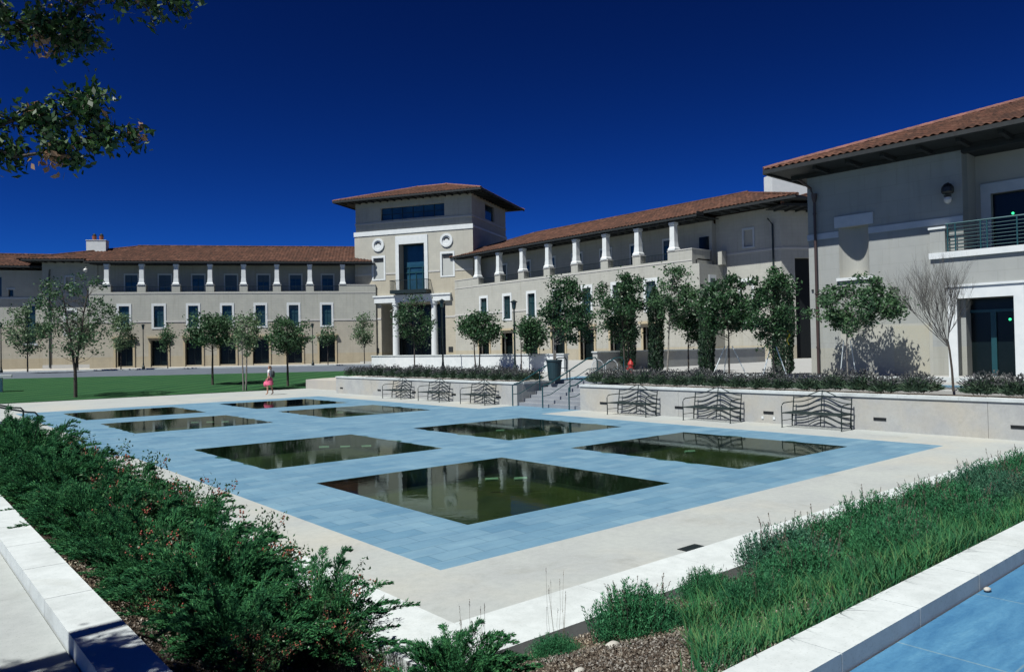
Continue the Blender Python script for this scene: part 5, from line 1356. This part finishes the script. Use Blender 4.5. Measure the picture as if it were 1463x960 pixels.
# near lavender / rosemary bushes on the right bed
def spike_bush(seed, rad, h, n, upright=1.0):
    rs = np.random.RandomState(seed); C = []; D_ = []
    for i in range(n):
        a = rs.rand()*2*np.pi; el = (rs.rand()**.65)*1.2
        d = np.array([np.sin(el)*np.cos(a), np.sin(el)*np.sin(a), np.cos(el)])
        tip = d*np.array([rad, rad, h])*(.80+.36*rs.rand()**2); ax = d*.35+np.array([0, 0, upright]); ax /= np.linalg.norm(ax)
        L_ = .17+.14*rs.rand(); m = 20; u = rs.rand(m)
        p = tip[None]-ax[None]*(u[:, None]*L_); aa = rs.rand(m)*2*np.pi
        o = np.stack([np.cos(aa), np.sin(aa), np.zeros(m)], 1)
        C.append(p+o*.012); D_.append(ax[None]*1.5+o*.8)
    return leaves(np.concatenate(C), np.concatenate(D_), .040, .0085, rs=rs)
spk = []
for s_ in (1, 2, 3):
    V, Fc = spike_bush(s_, .52, .5, 950); me = make_mesh('bush_foliage', V, Fc); me.materials.append(L['lav']); spk.append(me)
spk2 = []
for me_ in spk:
    m2_ = me_.copy(); m2_.materials.clear(); m2_.materials.append(L['lavb']); spk2.append(m2_)
def seed_stalks(seed, n, rad, h0, h1):
    rs = np.random.RandomState(seed); mb = MB(); C = []; D_ = []
    for i in range(n):
        a = rs.rand()*2*np.pi; r0_ = rad*rs.rand()**.5; b = np.array([r0_*np.cos(a)*.6, r0_*np.sin(a)*.6, .2]); hh = rs.uniform(h0, h1)
        t = b+np.array([np.cos(a)*.35*hh*rs.rand(), np.sin(a)*.35*hh*rs.rand(), hh])
        mid = (b+t)/2+rs.normal(size=3)*.015
        mb.tube([b, mid, t], [.0022, .0018, .0014], 4, False)
        m = 9; C.append(t[None]+(t-mid)[None]*np.linspace(-.14, .06, m)[:, None]+rs.normal(size=(m, 3))*.003); D_.append(np.repeat(((t-mid)*5)[None], m, 0))
    V, Fc = leaves(np.concatenate(C), np.concatenate(D_), .016, .008, rs=rs)
    nv = len(mb.v); Fs = np.array(mb.f); Va = np.concatenate([np.array(mb.v), V]); Fa = np.concatenate([Fs, Fc+nv])
    me = make_mesh('seed_stalks', Va, Fa); me.materials.append(L['seed']); return me
sts = [seed_stalks(1, 11, .3, .22, .6), seed_stalks(2, 30, .45, .22, .46)]
rl = [(2.85, 3.76, .52, 'small green lavender bush at the bottom edge, left of the bare mulch', 0), (3.78, 4.02, .42, 'small round lavender bush alone in the bark mulch', 0),
      (4.45, 3.80, .85, 'large green lavender bush at the left end of the right-hand hedge', 1), (5.55, 3.95, .55, 'low lavender bush between two taller ones by the plaza kerb', 1),
      (6.55, 3.75, 1.0, 'large lavender bush behind the drain grate', 1), (7.45, 3.85, 1.0, 'tall lavender bush, the next one right of the drain grate', 1), (8.4, 3.75, 1.05, 'lavender bush in the middle of the right-hand hedge', 1),
      (9.4, 3.65, 1.0, 'lavender bush past the middle of the right-hand hedge', 1), (10.6, 3.9, .95, 'bluish lavender bush right of the gap in the hedge', 1), (11.6, 3.75, 1.0, 'lavender bush near the right picture edge', 1),
      (12.7, 3.8, 1.0, 'lavender bush at the right picture edge, under the bench wall', 1), (13.9, 3.8, 1.0, 'lavender bush just inside the right edge of the picture', 1), (15.2, 3.8, 1.0, 'farthest lavender bush of the right-hand hedge', 1),
      (6.5, 2.75, .7, 'low bush filling the lower row close to the white kerb', 1), (9.9, 2.7, .75, 'low bush of the lower row farther right along the white kerb', 1), (4.9, 3.05, .6, 'small bush at the left end of the lower row, by the mulch', 1),
      (7.9, 2.6, .55, 'low tuft of lavender next to the white kerb, right of its second joint', 1), (5.6, 2.6, .45, 'lowest small tuft near the white kerb by the bare mulch', 1), (11.4, 2.8, .8, 'low bush at the right edge above the white kerb', 1),
      (10.2, 3.0, .8, 'lavender bush lying beside a patch of bare mulch at right', 1), (5.9, 3.2, .9, 'spreading bush in the lower row behind the long white kerb', 1), (7.2, 3.0, .9, 'bush in the lower row, right of the spreading one', 1), (8.7, 2.95, .85, 'bush of the lower row below the middle of the hedge', 1)]
for i, (x, y, s, lb, st) in enumerate(rl):
    r = empty('lavender_bush', (x, y, bedz(x, y)-.02), rnd.random()*6, lb, 'lavender', 'green lavender bushes in the right-hand bed')
    mesh_obj('foliage', (spk2 if i % 5 == 4 else spk)[i % 3], None, r, scale=(s, s, s*rnd.uniform(.80, 1.0))); mesh_obj('flower_stalks', sts[st], None, r, scale=(s, s, .8 if st == 0 else s*.8))
# long grass and low greenery filling the right bed: nobody could count it
n = 52000
X = RS.rand(n)*13.6+3.0; Y = UY+.04+RS.rand(n)*1.75
keep = (Y < UY+.30+1.4*np.clip((X-3.2)/1.7, 0, 1)) & (RS.rand(n) < np.clip(1.25-.055*(X-4), .25, 1)) & ~(((X-10.1)**2/.5+(Y-3.3)**2/.12) < 1) & ~(((X-5.35)**2/.25+(Y-3.5)**2/.05) < 1)
X, Y = X[keep], Y[keep]; n = len(X)
Z = np.array([bedz(a, b) for a, b in zip(X, Y)])
clump = .65+.35*np.sin(X*2.3+1)*np.sin(Y*3.7+X)+.2*RS.rand(n)
Hh = (.06+.15*RS.rand(n)+.08*(RS.rand(n) > .93))*np.clip(clump, .35, 1.2)+.03; az = RS.rand(n)*2*np.pi; ln = Hh*(.3+.9*RS.rand(n))
B = np.stack([X, Y, Z-.01], 1); T = B+np.stack([np.cos(az)*ln, np.sin(az)*ln, Hh], 1); Md = (B+T)/2+np.stack([-np.cos(az)*ln*.15, -np.sin(az)*ln*.15, Hh*.12], 1)
sdv = np.stack([-np.sin(az), np.cos(az), np.zeros(n)], 1)*.0036
V = np.stack([B-sdv, B+sdv, Md+sdv*.8, Md-sdv*.8, T], 1).reshape(-1, 3)
q = np.arange(n)*5
F4 = np.stack([q, q+1, q+2, q+3], 1); F3 = np.stack([q+3, q+2, q+4, q+4], 1)
me = bpy.data.meshes.new('bed_grass'); me.from_pydata(V.tolist(), [], F4.tolist()+[[a, b, c] for a, b, c, _ in F3.tolist()]); me.update(); me.materials.append(L['grass'])
o = mesh_obj('bed_grass', me, None); tag(o, 'long green grass and low shoots along the right-hand kerb', 'grass', kind='stuff')
# bark chips
def chips(name, label, n, x0, x1, y0, y1):
    X = x0+RS.rand(n)*(x1-x0); Y = y0+RS.rand(n)*(y1-y0); Z = np.array([bedz(a, b) for a, b in zip(X, Y)])+.012+RS.rand(n)*.02
    V, Fc = leaves(np.stack([X, Y, Z], 1), None, .020, .011, .2)
    tag(mesh_obj(name, make_mesh(name, V, Fc), L['chips']), label, 'bark mulch', kind='stuff')
chips('bark_mulch', 'loose bark chips on the bare soil of the right bed', 42000, 2.2, 6.2, 2.1, 4.42)
chips('bark_mulch', 'loose bark chips on the soil of the left bed', 14000, 1.12, 2.96, 3.0, 7.0)
chips('bark_mulch', 'loose bark chips on the bare patches farther along the right bed', 8000, 6.2, 15, 2.1, 4.42)
for (x, y, z, s, mt, nm, lb) in ((3.95, 3.62, None, .045, 'stone', 'pebble', 'pale stone lying on bark right of the small round lavender'), (3.35, 3.35, None, .03, 'stone', 'pebble', 'small pale stone on the bare bark mulch'),
        (1.98, 4.02, None, .04, 'stone', 'pebble', 'white pebble below the red berries in the left bed'), (2.06, 3.96, None, .045, 'orange', 'pebble', 'orange pebble below the red berries in the left bed'),
        (5.42, 1.745, .80, .022, 'stone', 'pebble', 'white pebble on the blue paving against the right kerb')):
    m_ = MB(); m_.lathe((0, 0, 0), [(.3*s, -.3*s), (s, .1*s), (.9*s, .5*s), (.4*s, .85*s)], 8)
    for i, v in enumerate(m_.v): m_.v[i] = (v[0]*1.5, v[1], v[2])
    tag(m_.build(nm, M[mt], None, True, (x, y, (bedz(x, y) if z is None else z)+.01)), lb, 'pebble')

# ------------------------------------------------------------------ overhanging tree at upper left
def over_tree():
    rr = random.Random(3); rs = np.random.RandomState(3)
    r = empty('shade_tree', (-2.8, 4.0, .8), 0, 'large overhanging tree whose leafy branches enter at the upper left', 'tree')
    tr = MB(); tr.tube([(0, 0, 0), (.1, 0, 1.2), (.05, .1, 2.6), (.2, .2, 4.0), (.3, .2, 6)], [.24, .19, .16, .13, .06], 12); tr.build('trunk', M['trunk'], r)
    br = MB(); C = []; Cd = []; C2 = []; base = Vector((-2.8, 4.0, .8))
    def limb(pts, rad, density, spread, dry=.04, near=True, lo=(C, Cd)):
        if near: cp = Vector((0, 0, 2.4)); pts = [pts[0]]+[tuple(cp+(Vector(p)-cp)*.62) for p in pts[1:]]; spread = spread*.62; rad = rad*.7
        P = [Vector(p)-base for p in pts]
        n = 14; Q = []
        for i in range(n+1):
            t = i/n*(len(P)-1); k_ = min(int(t), len(P)-2); Q.append(P[k_].lerp(P[k_+1], t-k_)+Vector([rr.uniform(-.03, .03) for _ in range(3)]))
        br.tube(Q, [rad*(1-.85*i/n) for i in range(n+1)], 6)
        for i in range(3, n+1):
            for q in range(density):
                d = Vector([rr.gauss(0, 1) for _ in range(3)]).normalized(); ln = spread*rr.uniform(.35, 1)
                e_ = Q[i]+d*ln; br.tube([Q[i], (Q[i]+e_)/2+Vector((0, 0, .012)), e_], [.0035, .0025, .0012], 4, False)
                m = rr.randint(18, 30); u = rs.rand(m, 1)*.85+.2
                pts_ = np.array(Q[i])+(np.array(e_)-np.array(Q[i]))*u+rs.normal(size=(m, 3))*(.016 if near else .03)
                lo[1 if rr.random() < dry else 0].append(pts_)
    # upper limbs across the top-left corner
    limb([(-2.5, 4.1, 3.4), (-.5, 4.3, 3.95), (.40, 4.2, 4.12), (.90, 4.2, 4.22), (1.20, 4.1, 4.27)], .032, 7, .20, .06)
    limb([(-2.5, 4.1, 3.6), (-.3, 4.1, 4.15), (.35, 4.1, 4.28), (.88, 4.05, 4.33)], .03, 12, .23)
    limb([(-.5, 4.2, 4.2), (.2, 4.15, 4.22), (.5, 4.1, 4.26), (.9, 4.1, 4.30)], .02, 8, .17, .05)
    limb([(-.3, 4.2, 3.95), (.5, 4.35, 4.02), (.86, 4.25, 4.02)], .015, 6, .17, .08)
    # lower limbs
    limb([(-2.5, 4.1, 2.8), (-.1, 4.05, 3.3), (.35, 4.02, 3.40), (.62, 4.0, 3.50), (.82, 3.98, 3.58)], .018, 6, .12, .05)
    limb([(-.1, 4.0, 3.3), (.35, 4.0, 3.27), (.68, 3.95, 3.34), (.93, 3.92, 3.42)], .013, 5, .10, .03)
    limb([(-2.5, 4.1, 2.7), (-.35, 4.05, 3.1), (.22, 4.05, 3.16)], .012, 6, .12, .28)
    limb([(-2.5, 4.1, 2.6), (-.35, 4.05, 3.0), (.12, 4.05, 2.98)], .008, 4, .08, .8)
    limb([(-2.5, 4.1, 2.6), (-.28, 4.05, 3.0), (.30, 4.05, 3.04)], .008, 1, .06, .8)
    # off-frame crown that shades the path corner
    limb([(-2.6, 4.0, 3.6), (-2.2, 4.0, 4.5), (-1.6, 4.0, 4.7), (-1.1, 3.6, 4.6)], .045, 26, .55, .0, False, (C2, C2))
    limb([(-2.6, 3.9, 3.4), (-2.0, 3.4, 4.2), (-1.3, 3.0, 4.4), (-.9, 2.9, 4.4)], .04, 22, .5, .0, False, (C2, C2))
    br.build('branches', M['trunk'], r)
    V, Fc = leaves(np.concatenate(C), None, .026, .0125, rs=rs); mesh_obj('foliage', make_mesh('foliage', V, Fc), L['over'], r)
    V, Fc = leaves(np.concatenate(Cd), None, .024, .015, rs=rs); mesh_obj('withered_leaves', make_mesh('withered_leaves', V, Fc), L['dry'], r)
    V, Fc = leaves(np.concatenate(C2), None, .06, .034, rs=rs); mesh_obj('foliage', make_mesh('far_foliage', V, Fc), L['over'], r)
over_tree()
# a small twig with leaves in the bottom-left foreground shade comes from the same tree
bpy.context.view_layer.update()
